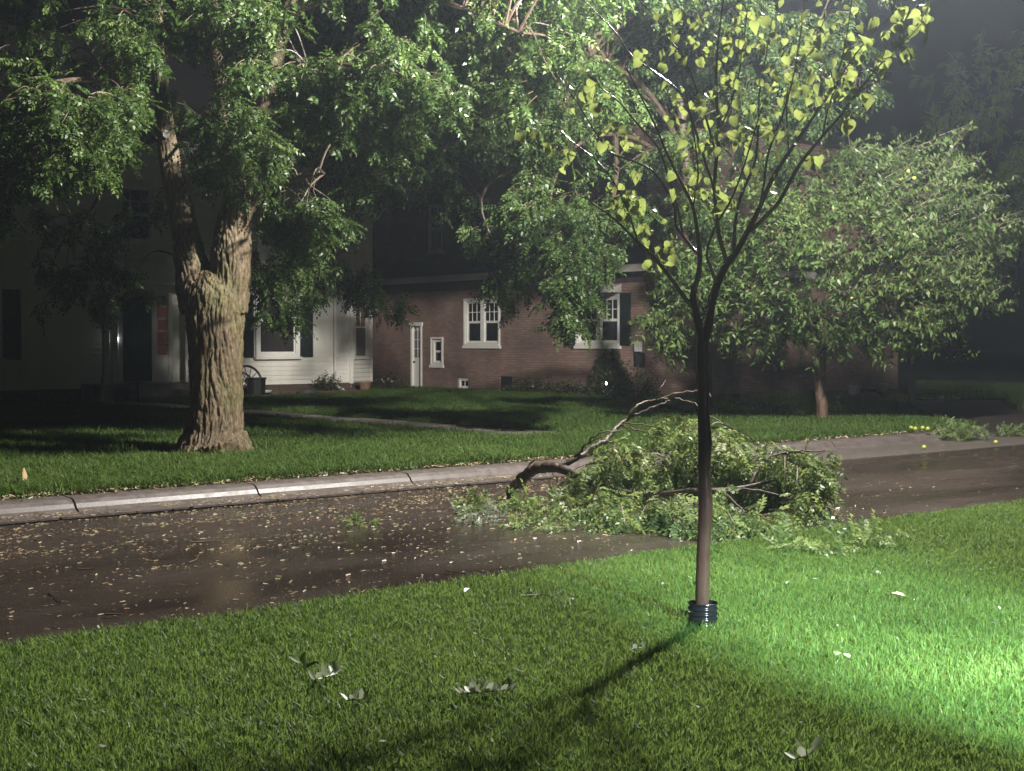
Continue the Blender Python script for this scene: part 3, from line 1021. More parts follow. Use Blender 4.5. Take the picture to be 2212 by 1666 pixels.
def wall_x(parent, X, ya, yb, za, zb, rects, depth, mat, name='wall'):
    ys_ = sorted({ya, yb, *[r[0] for r in rects], *[r[1] for r in rects]})
    zs_ = sorted({za, zb, *[r[2] for r in rects], *[r[3] for r in rects]})
    m = MB()
    for i in range(len(ys_) - 1):
        for j in range(len(zs_) - 1):
            yc, zc = (ys_[i] + ys_[i + 1]) / 2, (zs_[j] + zs_[j + 1]) / 2
            if any(r[0] < yc < r[1] and r[2] < zc < r[3] for r in rects):
                continue
            m.add([(X, ys_[i + 1], zs_[j]), (X, ys_[i], zs_[j]), (X, ys_[i], zs_[j + 1]), (X, ys_[i + 1], zs_[j + 1])], [(0, 1, 2, 3)])
    for a, b, c_, d_ in rects:
        e = X + depth
        m.add([(X, a, c_), (X, b, c_), (X, b, d_), (X, a, d_), (e, a, c_), (e, b, c_), (e, b, d_), (e, a, d_)],
              [(0, 4, 5, 1), (1, 5, 6, 2), (2, 6, 7, 3), (3, 7, 4, 0), (4, 7, 6, 5)])
    return m.build(name, mat, parent, fix=False)


wall_x(bh, BX, Y0, Y1, ZL - 0.1, 3.85, opens, 0.14, M['brick'])
m = MB()
m.add([(BX, Y0, ZL - .1), (38, Y0, ZL - .1), (38, Y0, 3.85), (BX, Y0, 3.85)], [(0, 1, 2, 3)])
m.add([(38, Y0, ZL - .1), (38, Y1, ZL - .1), (38, Y1, 3.85), (38, Y0, 3.85)], [(0, 1, 2, 3)])
m.add([(BX, Y1, ZL - .1), (38, Y1, ZL - .1), (38, Y1, 3.85), (BX, Y1, 3.85)], [(3, 2, 1, 0)])
m.build('front_wall', M['brick'], bh, fix=False)
wall_x(bh, BX + 0.75, Y0 + 0.7, Y1 - .7, 3.8, 7.6, [(35.33, 36.10, 4.50, 6.05), (33.0, 33.77, 4.50, 6.05), (28.6, 29.4, 4.5, 6.05)], 0.12, M['brick'], 'upper_wall')
m = MB(); m.add([(BX + .75, Y0 + .7, 3.8), (37.3, Y0 + .7, 3.8), (37.3, Y0 + .7, 7.6), (BX + .75, Y0 + .7, 7.6)], [(0, 1, 2, 3)])
m.build('upper_front_wall', M['brick'], bh, fix=False)
# eave with white fascia, dark strip painted as the shade below it, skirt roof
EV = 0.42
m = MB(); m.box(BX - EV, BX - EV + .03, Y0 - EV, Y1, 3.46, 3.66); m.build('fascia', M['soffit'], bh)
m = MB(); m.box(BX - EV, 38, Y0 - EV - .001, Y0 - EV + .03, 3.461, 3.659); m.build('fascia', M['soffit'], bh)
m = MB(); m.box(BX - EV + .031, BX + .0, Y0 - EV + .031, Y1, 3.49, 3.52); m.build('soffit', M['soffit'], bh)
m = MB(); m.box(BX - .03, BX - .002, Y0, Y1, 3.20, 3.488); m.build('eave_shade', M['eave_shade'], bh)
m = MB()
xa, xb = BX - EV - 0.05, BX + 0.76
m.add([(xa, Y0 - EV - .05, 3.665), (xa, Y1, 3.665), (xb, Y1, 4.25), (xb, Y0 + .75, 4.25), (38, Y0 - EV - .05, 3.665), (38, Y0 + .75, 4.25)],
      [(0, 3, 2, 1), (0, 4, 5, 3)])
m.build('skirt_roof', M['shingle'], bh, fix=False)
m = MB()
m.add([(BX + .25, Y0 + .2, 7.6), (38, Y0 + .2, 7.6), (38, Y1, 7.6), (BX + .25, Y1, 7.6), (32, 31, 10.2), (32, 36, 10.2)],
      [(0, 1, 4), (1, 2, 5, 4), (2, 3, 5), (3, 0, 4, 5), (3, 2, 1, 0)])
m.build('roof', M['shingle'], bh)
GF = BX + 0.10
window(bh, 'x', 31.63, 33.21, 1.57, 2.87, GF - 0.045, frame=0.055, mid=0.17, muntins=(3, 2), proud=0.05)
window(bh, 'x', 26.61, 28.21, 1.58, 2.85, GF - 0.045, frame=0.055, mid=0.17, muntins=(3, 2), proud=0.05)
window(bh, 'x', 34.39, 34.89, 0.96, 1.69, GF - 0.03, frame=0.04, muntins=None, proud=0.04)
window(bh, 'x', 33.09, 33.61, 0.19, 0.51, GF - 0.02, frame=0.05, sash=False, muntins=(2, 1), proud=0.03, sill=False)
for yy in (35.34, 33.01, 28.61):
    window(bh, 'x', yy, yy + 0.75, 4.52, 6.04, BX + .75 + 0.05, frame=0.08, muntins=(3, 2), proud=0.04)
# window surrounds set on the brick
for a0, a1, z0, z1 in ((31.56, 33.28, 1.50, 2.93), (26.54, 28.28, 1.51, 2.92), (34.32, 34.96, 0.89, 1.77)):
    m = MB()
    m.box(BX - .035, BX - .002, a0, a0 + .07, z0, z1); m.box(BX - .035, BX - .002, a1 - .07, a1, z0, z1)
    m.box(BX - .035, BX - .002, a0 + .07, a1 - .07, z1 - .06, z1); m.box(BX - .055, BX - .002, a0 - .04, a1 + .04, z0 - .08, z0 - .001)
    m.build('surround', M['trim'], bh)
shutter(bh, 'x', 26.14, 26.52, 1.52, 2.92, BX - 0.003)
shutter(bh, 'x', 28.32, 28.70, 1.52, 2.92, BX - 0.003)
m = MB(); m.prism([(BX - .50, 2.94), (BX - .50, 3.02), (BX - .004, 3.17), (BX - .004, 2.94)], 'y', 26.5, 28.32)
# prism along y uses (x, z) pairs
m.build('window_hood', M['soffit'], bh)
# side door
dm = MB(); dm.box(BX + .06, BX + .10, 35.50, 35.94, 0.16, 2.08)
dd = dm.build('door', M['trim'], bh)
m = MB(); m.box(BX - .03, BX + .059, 35.425, 35.499, .15, 2.12); m.box(BX - .03, BX + .059, 35.941, 36.015, .15, 2.12)
m.box(BX - .05, BX + .059, 35.38, 36.06, 2.121, 2.24)
m.build('door_frame', M['trim'], bh)
gl = MB().box(BX + .052, BX + .058, 35.54, 35.90, 1.12, 1.98).build('door_light', M['curtain'], dd)
m = MB(); m.box(BX + .040, BX + .051, 35.705, 35.735, 1.12, 1.98)
for z in (1.40, 1.69):
    m.box(BX + .041, BX + .051, 35.54, 35.704, z - .012, z + .012); m.box(BX + .041, BX + .051, 35.736, 35.90, z - .012, z + .012)
m.build('muntin', M['trim'], dd)
m = MB(); m.tube([(BX + .06, 35.88, 0.98), (BX - .0, 35.88, 0.98)], [.02, .03], 8); m.build('handle', M['iron'], dd)
MB().box(BX - .35, BX - .002, 35.3, 36.1, ZL - .05, 0.15).build('doorstep', M['walk'], bh)
# cellar hatch in the dark opening
m = MB(); m.box(BX + .07, BX + .10, 31.03, 31.59, .15, .59)
ch = m.build('cellar_hatch', M['shutter'], bh)
for i in range(4):
    MB().box(BX + .045, BX + .069, 31.04 + .138 * i, 31.04 + .138 * i + .125, .16, .58).build('hatch_board', M['shutter'], ch)
# small wall fittings near the front corner
m = MB(); m.box(BX - .10, BX - .002, 25.72, 25.92, 1.36, 1.62)
tag(m.build('meter_box', M['white_plastic']), 'small white box on the brick wall by its front corner', 'wall box')
m = MB(); m.box(BX - .05, BX - .002, 25.62, 25.98, .98, 1.33)
nb = m.build('notice_case', M['iron'])
tag(nb, 'dark framed glazed panel below the white wall box', 'panel')
MB().box(BX - .056, BX - .051, 25.66, 25.94, 1.02, 1.29).build('pane', M['grey_glass'], nb)


# ================================================================== TREES
def px(pts, d):
    """(x, y[, depth offset]) picture measures at depth d -> world points"""
    return [at(p[0], p[1], d + (p[2] if len(p) > 2 else 0)) for p in pts]


LP = np.array(LAMP_POS)
LIT_TRUNK = [np.array([8.95, 16.4, z]) for z in (.6, 1.2, 1.8, 2.4, 3.0, 3.6)]
LIT_BRICK = [np.array([26.5, y, z]) for y in (26.5, 28, 29.5, 31, 32.5, 34, 35.5, 37) for z in (.6, 1.6, 2.6)]
LIT_WHITE = [np.array([x, 34, z]) for x in (19, 20, 21, 22, 23, 24) for z in (.6, 1.5, 2.4)]


def clear_depth(x, y, D, rad, sets):
    """the depth nearest to D at which a clump keeps out of the lamplight falling on the given places"""
    T_ = np.array([t for s_ in sets for t in s_])
    for dd in (0, .6, -.6, 1.2, -1.2, 1.8, -1.8, 2.4, -2.4, 3.0, -3.0, 3.8, -3.8):
        c = at(x, y, D + dd)
        v = T_ - LP
        t = np.clip(((c - LP) * v).sum(1) / (v * v).sum(1), 0, .97)
        if np.linalg.norm(LP + v * t[:, None] - c, axis=1).min() > rad:
            return D + dd
    return None


BD = 18.5
SC = BD / F0
big = thing('shade_tree', 'big forked shade tree with furrowed trunk on the verge', 'tree', tuple(ground(455, 982, ZL)))
limbs = {
    'trunk': [(455, 1010, 74), (455, 985, 72), (461, 955, 62), (466, 920, 57), (468, 880, 55), (468, 830, 55), (467, 780, 56), (467, 730, 59), (466, 680, 63), (466, 640, 66), (466, 612, 54), (467, 590, 36), (468, 572, 12)],
    'left': [(440, 660, 52), (424, 610, 42), (412, 565, 35), (405, 520, 30), (396, 475, 27), (384, 420, 25), (368, 350, 22), (356, 270, 19), (347, 180, 17), (340, 90, 15), (338, 0, 13), (330, -150, 9)],
    'right': [(486, 670, 50), (494, 610, 44), (498, 550, 41), (504, 490, 35), (511, 435, 30), (508, 380, 24), (498, 320, 19), (486, 250, 16), (476, 180, 14.5), (468, 110, 13.5), (462, 30, 12), (455, -120, 8)],
    'right2': [(512, 445, 24), (528, 385, 21), (550, 310, 20), (570, 240, 19), (586, 170, 18), (599, 110, 18), (611, 60, 17), (627, 0, 16), (650, -130, 11)],
    'root1': [(425, 950, 34), (400, 972, 24), (372, 984, 10), (350, 990, 5)],
    'root2': [(505, 955, 34), (528, 976, 22), (552, 990, 9)],
    'root3': [(470, 960, 40), (478, 990, 26), (490, 1004, 12)],
}
tm = MB()
nodes = []
for k_, L in limbs.items():
    off = {'left': 0.15, 'right': -0.1, 'right2': 0.3, 'root3': -0.35}.get(k_, 0)
    pts = [at(p[0], p[1], BD + off * min(1, i / 4 if 'root' not in k_ else 1)) for i, p in enumerate(L)]
    if 'root' in k_ or k_ == 'trunk':
        pts = [np.array([p[0], p[1], max(p[2], ZL - 0.16)]) for p in pts]
    P_, R_ = smooth_path(pts, [p[2] * SC for p in L], 4)
    tm.tube(P_, R_, 18)
    if 'root' not in k_ and k_ != 'trunk':
        nodes += [p for p in P_[8:]]
tmp_me = bpy.data.meshes.new('tmp')
tmp_me.from_pydata(tm.v, [], tm.f)
tmp_o = bpy.data.objects.new('tmp', tmp_me)
COL.objects.link(tmp_o)
rm = tmp_o.modifiers.new('r', 'REMESH')
rm.mode = 'VOXEL'
rm.voxel_size = 0.0135
sm = tmp_o.modifiers.new('s', 'SMOOTH')
sm.iterations = 6
sm.factor = 0.5
dg = bpy.context.evaluated_depsgraph_get()
trunk_me = bpy.data.meshes.new_from_object(tmp_o.evaluated_get(dg))
bpy.data.objects.remove(tmp_o)
nv = len(trunk_me.vertices)
co = np.empty(nv * 3, np.float32)
no = np.empty(nv * 3, np.float32)
trunk_me.vertices.foreach_get('co', co)
trunk_me.vertices.foreach_get('normal', no)
co = co.reshape(-1, 3)
no = no.reshape(-1, 3)
dis = np.empty(nv, np.float32)
for i in range(nv):
    x, y, z = co[i]
    wx = x + 0.10 * noise.noise((x * 2, y * 2, z * 1.3))
    wy = y + 0.10 * noise.noise((x * 2 + 7, y * 2, z * 1.3))
    a = abs(noise.noise((wx * 19, wy * 19, z * 2.0)))
    b_ = abs(noise.noise((wx * 38 + 5, wy * 38, z * 7)))
    big_n = noise.noise((x * 1.7, y * 1.7, z * 0.9))
    dis[i] = 0.034 * min(a * 2.2, 1) ** 0.75 + 0.014 * min(b_ * 2.2, 1) - 0.025 + 0.03 * big_n
thin = np.clip((7.0 - co[:, 2]) / 5.0, 0.25, 1)
co = co + no * (dis * thin)[:, None]
trunk_me.vertices.foreach_set('co', co.ravel())
trunk_me.update()
trunk_me.materials.clear()
trunk_me.materials.append(M['bark'])
trunk_me.polygons.foreach_set('use_smooth', np.ones(len(trunk_me.polygons), bool))
trunk_me.name = 'trunk'
attach(bpy.data.objects.new('trunk', trunk_me), big)

bmb = MB()
for L, r0, r1 in (([(525, 480), (552, 445), (592, 408), (645, 385, -.4), (700, 375, -.8)], .085, .02),
                  ([(350, 190), (300, 176, -.3), (250, 170, -.7), (195, 172, -1.2), (120, 178, -1.8), (60, 205, -2.2)], .075, .02),
                  ([(588, 165), (650, 148, -.6), (720, 140, -1.1), (810, 152, -1.6), (920, 180, -2)], .08, .018),
                  ([(360, 290), (300, 320, .6), (230, 400, 1.2), (170, 500, 1.8)], .06, .012),
                  ([(505, 470), (560, 500, 1.0), (620, 560, 1.8), (680, 600, 2.4)], .06, .012),
                  ([(620, 30), (720, -10, -.2), (860, -20, -.6), (1000, 20, -1.0), (1120, 70, -1.2)], .09, .02),
                  ([(480, 240), (440, 300, -.4), (430, 380, -.7)], .03, .01)):
    pts = px(L, BD)
    P_, R_ = smooth_path(pts, list(np.linspace(r0, r1, len(pts))), 4)
    bmb.tube(P_, R_, 7)
    nodes += P_[2:]
fo = Foliage()
# (x, y, radius px, depth offset, sprays)
BIG = [(80, 230, 90, -2.2, 20), (175, 240, 95, -2.4, 22), (60, 330, 85, -2.2, 18), (150, 320, 85, -2.5, 20), (240, 250, 65, -2.0, 14),
       (20, 270, 70, -2.0, 12), (210, 310, 55, -2.2, 10), (10, 360, 50, -2.0, 8), (270, 205, 40, -1.6, 7), (110, 190, 60, -1.8, 10),
       (60, 120, 80, -.5, 9), (130, 60, 80, 0, 9), (25, 50, 70, 0, 7), (160, 130, 50, -.6, 6), (220, 30, 60, .4, 6),
       (290, 30, 55, -1.2, 11), (305, 95, 50, -1.3, 11), (270, 130, 35, -1.2, 6), (340, 40, 45, -1, 8), (400, 20, 50, -.9, 9),
       (460, 15, 55, -1.0, 11), (530, 25, 60, -1.1, 12), (560, 80, 35, -1.0, 6), (430, 60, 35, -.8, 5),
       (540, 135, 40, -1.2, 8), (500, 155, 28, -1.0, 4), (590, 20, 35, -1.2, 6),
       (450, 245, 50, -.8, 9), (515, 255, 60, -1.0, 13), (565, 300, 55, -.8, 11), (445, 310, 45, -.9, 8), (500, 330, 50, -1.1, 10), (475, 365, 28, -1.0, 5),
       (560, 370, 45, -.6, 8), (590, 240, 45, -.4, 7), 
       (670, 150, 75, -1.6, 17), (750, 170, 80, -1.8, 20), (840, 140, 75, -1.9, 18), (920, 160, 65, -2.0, 16), (865, 225, 60, -1.8, 13),
       (700, 230, 65, -1.5, 13), (780, 250, 60, -1.5, 12), (960, 190, 40, -2.0, 8), (650, 210, 45, -1.2, 8), (790, 90, 50, -1.4, 9), (890, 90, 45, -1.6, 8),
       (620, 465, 42, -.9, 10), (665, 495, 42, -1.0, 10), (690, 440, 42, -.9, 8), (640, 420, 35, -.6, 6), (720, 470, 30, -.8, 5),
       (600, 590, 55, 2.2, 10), (655, 600, 55, 2.4, 10), (580, 640, 45, 2.0, 8), (610, 670, 40, 2.2, 8), (700, 570, 55, 2.6, 9), (640, 540, 55, 2.0, 9),
       (745, 590, 45, 2.6, 8), (790, 615, 40, 2.6, 8), (840, 640, 35, 2.6, 7), (575, 570, 40, 1.8, 7),
       (150, 545, 75, 1.8, 9), (240, 560, 60, 1.6, 8), (120, 620, 50, 1.8, 6), (290, 610, 40, 1.2, 5),  (215, 640, 40, 1.6, 5),
       (60, 480, 70, 1.4, 7), (280, 440, 60, 1.0, 6),  (200, 470, 60, 1.2, 6),
       (750, 340, 55, 1.2, 7), (820, 380, 55, 1.6, 7), (720, 400, 45, 1.4, 6), (640, 330, 50, .8, 6), (870, 320, 55, 1.0, 7),
       # the crown over the frame
       (100, -120, 140, -.5, 16), (350, -150, 150, -1.5, 18), (600, -150, 150, -1.0, 18), (850, -120, 130, -1.0, 16), (400, -350, 190, 0, 18), (700, -350, 190, .5, 18), (500, -150, 150, 2.5, 14)]
for x, y, r, dz, ns in BIG:
    if y > -60 and not (380 < x < 610 and y < 420):
        q_ = clear_depth(x, y, BD + dz, r * BD / F0 + .25, [LIT_TRUNK, LIT_WHITE] if rng.random() < .85 else [LIT_TRUNK])
        dz = (q_ - BD) if q_ else dz
    c = at(x, y, BD + dz)
    rm_ = r * (BD + dz) / F0
    link_branches(bmb, nodes, c, 0.018, 0.006)
    if y < -60:
        fo.clump(c, rm_, ns, 0.7, 10, 0.26, bias=(0, 0, -.1), droop=.6, hang=.6)
    else:
        fo.clump(c, rm_, int(ns * 1.3), 0.30, 8, 0.22, bias=(0, 0, -0.25), droop=0.8, hang=0.6)
# clumps added on lamp rays so the crown shades the white house and lawn
for _ in range(420):
    if rng.random() < .5:
        tg_ = np.array([rng.uniform(8.5, 17.6), WY, rng.uniform(0.2, 6.5)])
    else:
        tg_ = np.array([rng.uniform(3, 13.5), rng.uniform(19, 31), ZL])
    lp_ = np.array(LAMP_POS)
    t_ = (rng.uniform(12.6, 20.5) - lp_[1]) / (tg_[1] - lp_[1])
    c = lp_ + (tg_ - lp_) * t_
    if c[2] < 4.4 or c[0] > 14.5:
        continue
    dp_ = np.dot(c - C, FW)
    qx_, qy_ = 1106 + F0 * np.dot(c - C, RT) / dp_, 833 - F0 * np.dot(c - C, UP) / dp_
    if qy_ > 30 and rng.random() < .7:
        continue
    if (320 < qx_ < 680 and 20 < qy_ < 260) or (230 < qx_ < 640 and qy_ >= 260):
        continue
    v_ = np.array(LIT_TRUNK + LIT_WHITE) - LP
    tt_ = np.clip(((c - LP) * v_).sum(1) / (v_ * v_).sum(1), 0, 1)
    if np.linalg.norm(LP + v_ * tt_[:, None] - c, axis=1).min() < 1.15:
        continue
    link_branches(bmb, nodes, c, 0.02, 0.006)
    fo.clump(c, .75, 15, .55, 10, .25, bias=(0, 0, -.15), droop=.6, hang=.6)
bmb.build('branches', M['bark_dark'], big, fix=False)
fo.build(PINN, M['locust'], big)

# ---------------------------------------------------------------- second shade tree, trunk hidden behind the sapling
D2 = 26.0
t2b = ground(1522, 898, ZL)
t2 = thing('shade_tree', 'tall shade tree whose boughs hang before the brick house', 'tree', tuple(t2b))
bm2 = MB()
base = np.array([t2b[0], t2b[1], ZL - .1])
tp = [base, base + [0, 0, .5], at(1515, 700, D2), at(1500, 500, D2), at(1480, 330, D2 - .3), at(1470, 150, D2 - .5), at(1480, -150, D2)]
P_, R_ = smooth_path(tp, [.24, .18, .15, .12, .09, .065, .04], 5)
bm2.tube(P_, R_, 10)
nodes2 = list(P_[10:])
for L, r0, r1 in (([(1490, 420), (1420, 330, -1), (1330, 290, -2), (1240, 320, -3), (1190, 420, -3.6), (1210, 540, -4)], .055, .015),
                  ([(1480, 330), (1400, 200, -1), (1280, 120, -2), (1150, 110, -3), (1040, 160, -3.4)], .055, .015),
                  ([(1472, 200), (1560, 120, -.6), (1650, 80, -1), (1750, 100, -1.2), (1850, 170, -1.2)], .05, .015),
                  ([(1240, 320, -3), (1120, 350, -3.2), (1040, 430, -3.0), (1080, 560, -3.0)], .05, .012),
                  ([(1330, 290, -2), (1330, 400, -3.4), (1300, 520, -4), (1260, 640, -4.2)], .05, .012)):
    pts = px(L, D2)
    P_, R_ = smooth_path(pts, list(np.linspace(r0, r1, len(pts))), 4)
    bm2.tube(P_, R_, 7)
    nodes2 += P_[2:]
fo = Foliage()
T2 = [(1000, 50, 80, -3.0, 10), (1090, 50, 85, -3.0, 12), (1190, 50, 85, -2.6, 12), (1290, 70, 90, -2.2, 13), (1390, 80, 90, -1.6, 13), (1060, 150, 70, -3.4, 10),
      (1140, 150, 70, -3.4, 11), (1230, 150, 70, -2.8, 11), (1340, 180, 75, -2.4, 11), (1420, 200, 75, -1.8, 12), (1180, 235, 55, -3.8, 11), (1110, 240, 55, -3.6, 9),
      (1030, 250, 55, -3.2, 7), (1250, 240, 50, -3.0, 7),
      (1140, 400, 42, -4.2, 8), (1180, 440, 48, -4.4, 11), (1230, 500, 52, -4.6, 13), (1110, 440, 42, -4.0, 7), (1190, 530, 42, -4.5, 9), (1240, 570, 42, -4.7, 12),
      (1290, 540, 48, -4.6, 11), (1330, 480, 50, -4.2, 10), (1235, 635, 34, -4.8, 10), (1255, 610, 32, -4.8, 8), (1232, 680, 22, -4.8, 7), (1215, 610, 30, -4.7, 7), (1370, 430, 50, -3.6, 9),
      (1300, 430, 50, -4.2, 9), (1250, 420, 45, -4.2, 8), (1170, 340, 45, -3.8, 6), (1160, 290, 50, -3.8, 8),
      (1080, 590, 35, -3.0, 7), (1110, 550, 42, -3.0, 8), (1100, 630, 26, -3.0, 5), (1060, 500, 45, -2.8, 7), (1000, 430, 55, -2.4, 6), (950, 380, 55, -2.2, 6), (1010, 330, 55, -2.4, 6), (1090, 500, 40, -3.4, 6),
      (1500, 60, 80, -1.4, 12), (1590, 50, 80, -1.6, 13), (1680, 50, 80, -1.8, 13), (1770, 60, 75, -1.8, 12), (1540, 150, 75, -1.6, 12), (1640, 140, 80, -1.8, 13),
      (1730, 150, 75, -1.8, 12), (1560, 250, 75, -1.8, 12), (1650, 240, 75, -2.0, 12), (1740, 240, 60, -2.0, 10), (1860, 190, 40, -1.6, 7), (1830, 110, 50, -1.6, 8),
      (1480, 300, 70, -1.4, 10), (1420, 330, 65, -2.4, 9), (1590, 330, 70, -1.6, 11), (1680, 320, 55, -1.8, 8), (1500, 430, 70, -.6, 9), (1430, 440, 60, -1.0, 8), (1840, 330, 28, -1.6, 5),
      (1300, -130, 170, -2, 16), (1600, -130, 170, -1, 16), (1450, -380, 200, 0, 16), (1050, -130, 130, -3, 12), (1850, -60, 90, -1, 8)]
for x, y, r, dz, ns in T2:
    q_ = clear_depth(x, y, D2 + dz, r * D2 / F0 * .8 + .2, [LIT_BRICK, LIT_WHITE] if rng.random() < .88 else [LIT_TRUNK])
    if q_ is None:
        ns = ns // 3
    else:
        dz = q_ - D2
    c = at(x, y, D2 + dz)
    rm_ = r * (D2 + dz) / F0
    link_branches(bm2, nodes2, c, 0.02, 0.006)
    fo.clump(c, rm_, int(ns * 1.35), 0.33, 8, 0.25, bias=(0, 0, -0.3), droop=0.8, hang=0.7)
# clumps added to its upper crown to shade the upper storeys from the lamp
for _ in range(130):
    if rng.random() < .6:
        tg_ = np.array([27.2, rng.uniform(26, 38), rng.uniform(4.4, 7.6)])
    else:
        tg_ = np.array([rng.uniform(18, 24), 34, rng.uniform(4.2, 7.2)])
    c = LP + (tg_ - LP) * rng.uniform(.28, .62)
    v_ = np.array(LIT_BRICK + LIT_WHITE) - LP
    tt_ = np.clip(((c - LP) * v_).sum(1) / (v_ * v_).sum(1), 0, 1)
    if c[2] < 4.8 or np.linalg.norm(LP + v_ * tt_[:, None] - c, axis=1).min() < .85:
        continue
    link_branches(bm2, nodes2, c, .02, .006)
    fo.clump(c, .7, 12, .45, 8, .26, bias=(0, 0, -.1), droop=.6, hang=.5)
bm2.build('trunk', M['bark_dark'], t2, fix=False)
fo.build(PINN, M['locust_far'], t2)

# ---------------------------------------------------------------- fruit tree on the corner
AD = 25.6
ab = ground(1775, 912, ZL)
ap = thing('fruit_tree', 'windblown fruit tree with pale green fruit and a peeling trunk', 'tree', tuple(ab))
am = MB()
base = np.array([ab[0], ab[1], ZL - .08])
tp = [base, base + [0, 0, .12], at(1776, 880, AD), at(1772, 840, AD), at(1772, 800, AD), at(1775, 760, AD), at(1785, 700, AD)]
P_, R_ = smooth_path(tp, [.15, .125, .105, .10, .105, .11, .10], 4)
am.tube(P_, R_, 12)
am.build('trunk', M['bark_apple'], ap)
am = MB()
an = list(P_[-6:])
for tip in [(1500, 600, -1), (1560, 480, .5), (1700, 420, -1.5), (1850, 400, 0), (1980, 380, 1), (2050, 480, -1), (2080, 620, .5), (1900, 640, -1.8), (1650, 640, -1.8), (1700, 520, 1.5)]:
    pts = link_branches(am, an, at(tip[0], tip[1], AD + tip[2]), .07, .015, .15)
    an += pts[6:]
poly = np.array([(1400, 640), (1375, 690), (1430, 755), (1500, 765), (1600, 750), (1690, 760), (1760, 780), (1850, 765), (1950, 780), (2050, 750), (2065, 700), (2120, 650), (2120, 590),
                 (2140, 500), (2090, 430), (2110, 360), (2060, 320), (2000, 320), (1930, 335), (1880, 320), (1800, 340), (1700, 350), (1600, 380), (1520, 440), (1450, 560)], float)


def inside(p, poly):
    x, y = p
    c = False
    j = len(poly) - 1
    for i in range(len(poly)):
        if (poly[i][1] > y) != (poly[j][1] > y) and x < (poly[j][0] - poly[i][0]) * (y - poly[i][1]) / (poly[j][1] - poly[i][1]) + poly[i][0]:
            c = not c
        j = i
    return c


def edge_dist(p, poly):
    best = 1e9
    for i in range(len(poly)):
        a, b = poly[i - 1], poly[i]
        t = np.clip(np.dot(p - a, b - a) / np.dot(b - a, b - a), 0, 1)
        best = min(best, np.linalg.norm(p - a - t * (b - a)))
    return best


fo = Foliage()
cnt = 0
fruit_spots = []
while cnt < 2900:
    p = np.array([rng.uniform(1375, 2145), rng.uniform(315, 785)])
    if not inside(p, poly):
        continue
    e = edge_dist(p, poly)
    if e < 70 * (0.5 + noise.noise((p[0] / 45, p[1] / 45, 8.0))):
        continue
    if 0.5 + 0.5 * noise.noise((p[0] / 60, p[1] / 55, 1.3)) < 0.45 and rng.random() < .85:
        continue
    half = 2.4 * min(1, math.sqrt(max(e, 4) / 190))
    dz = half * (1 if rng.random() < .3 else -1) * (0.35 + 0.65 * rng.random())
    c = at(p[0], p[1], AD + dz)
    ctr = at(1775, 600, AD)
    d = U3(c - ctr)
    right = (p[0] - 1600) / 550
    wind = RT * (0.35 + 0.55 * max(right, -.2)) + np.array([0, 0, .25 + .25 * max(right, 0)])
    low = max(0, (p[1] - 600) / 220)
    dirn = d * 0.55 + wind * (1 - .6 * low) + np.array([0, 0, -0.30 * low]) + rng.normal(size=3) * .3
    fo.spray(c, dirn, rng.uniform(.35, .7), 14, rng.uniform(.095, .135), droop=.2 + .25 * low, twig_r=.005, spread=.75, hang=.1 + .15 * low,
             tone=np.clip(.5 + .5 * noise.noise((p[0] / 90, p[1] / 80, 4.4)), .15, .85))
    if dz < 0 and rng.random() < .02:
        fruit_spots.append(c - np.array([0, 0, .06]))
    cnt += 1
for (x, y, dz) in [(2130, 440, 0), (2160, 560, .3), (2150, 420, -.3), (2080, 330, .4), (2010, 300, 0), (1870, 310, -.2), (2140, 620, .2), (2060, 290, .3), (2170, 480, .1), (2120, 380, -.2), (1960, 310, .2), (2150, 660, 0), (2090, 760, .2), (2180, 470, .4)]:
    for _ in range(4):
        fo.spray(at(x - 40 + rng.normal() * 14, y + 20 + rng.normal() * 10, AD + dz), RT + np.array([0, 0, .45]) + rng.normal(size=3) * .15, .62, 15, .1, droop=.2, twig_r=.005, spread=.7, hang=.1, tone=.75)
    link_branches(am, an, at(x - 45, y + 22, AD + dz), .02, .006)
for _ in range(260):      # sprays added to the crown to keep the lamp off the brick front
    tg_ = np.array([rng.uniform(27, 36), 25.6, rng.uniform(.2, 3.2)])
    c = LP + (tg_ - LP) * rng.uniform(.38, .58)
    dp_ = np.dot(c - C, FW)
    q_ = np.array([1106 + F0 * np.dot(c - C, RT) / dp_, 833 - F0 * np.dot(c - C, UP) / dp_])
    if inside(q_, poly) and abs(dp_ - AD) < 2.6:
        fo.spray(c, RT * .7 + rng.normal(size=3) * .5 + np.array([0, 0, .3]), .55, 14, .12, droop=.2, twig_r=.005, spread=.75, hang=.1, tone=.5)
am.build('branches', M['bark_dark'], ap, fix=False)
fo.build(([(0, 0, 0), (.35, .2, .04), (1, 0, -.12), (.35, -.2, .04)], [(0, 1, 2, 3)]), M['apple'], ap)


def ball(r, n=10, m=7):
    return [(max(r * math.sin(PI * j / m), .0008), r * (-math.cos(PI * j / m) * .94 - (0.12 if j == m else 0))) for j in range(m + 1)]


fm = MB().lathe(ball(.036), 0, 0, 10)
fme = bpy.data.meshes.new('fruit')
fme.from_pydata(fm.v, [], fm.f)
fme.materials.append(M['fruit'])
fme.polygons.foreach_set('use_smooth', np.ones(len(fme.polygons), bool))
for x, y in [(1962, 370), (1975, 385), (1745, 500), (1920, 500), (1985, 395), (1880, 420), (1690, 390), (1655, 515), (1720, 600), (1835, 555), (1610, 560), (1960, 640), (1560, 650), (2030, 470)]:
    fruit_spots.append(at(x, y, AD - 2.0))
for c in fruit_spots[:42]:
    attach(bpy.data.objects.new('fruit', fme), ap, tuple(c))

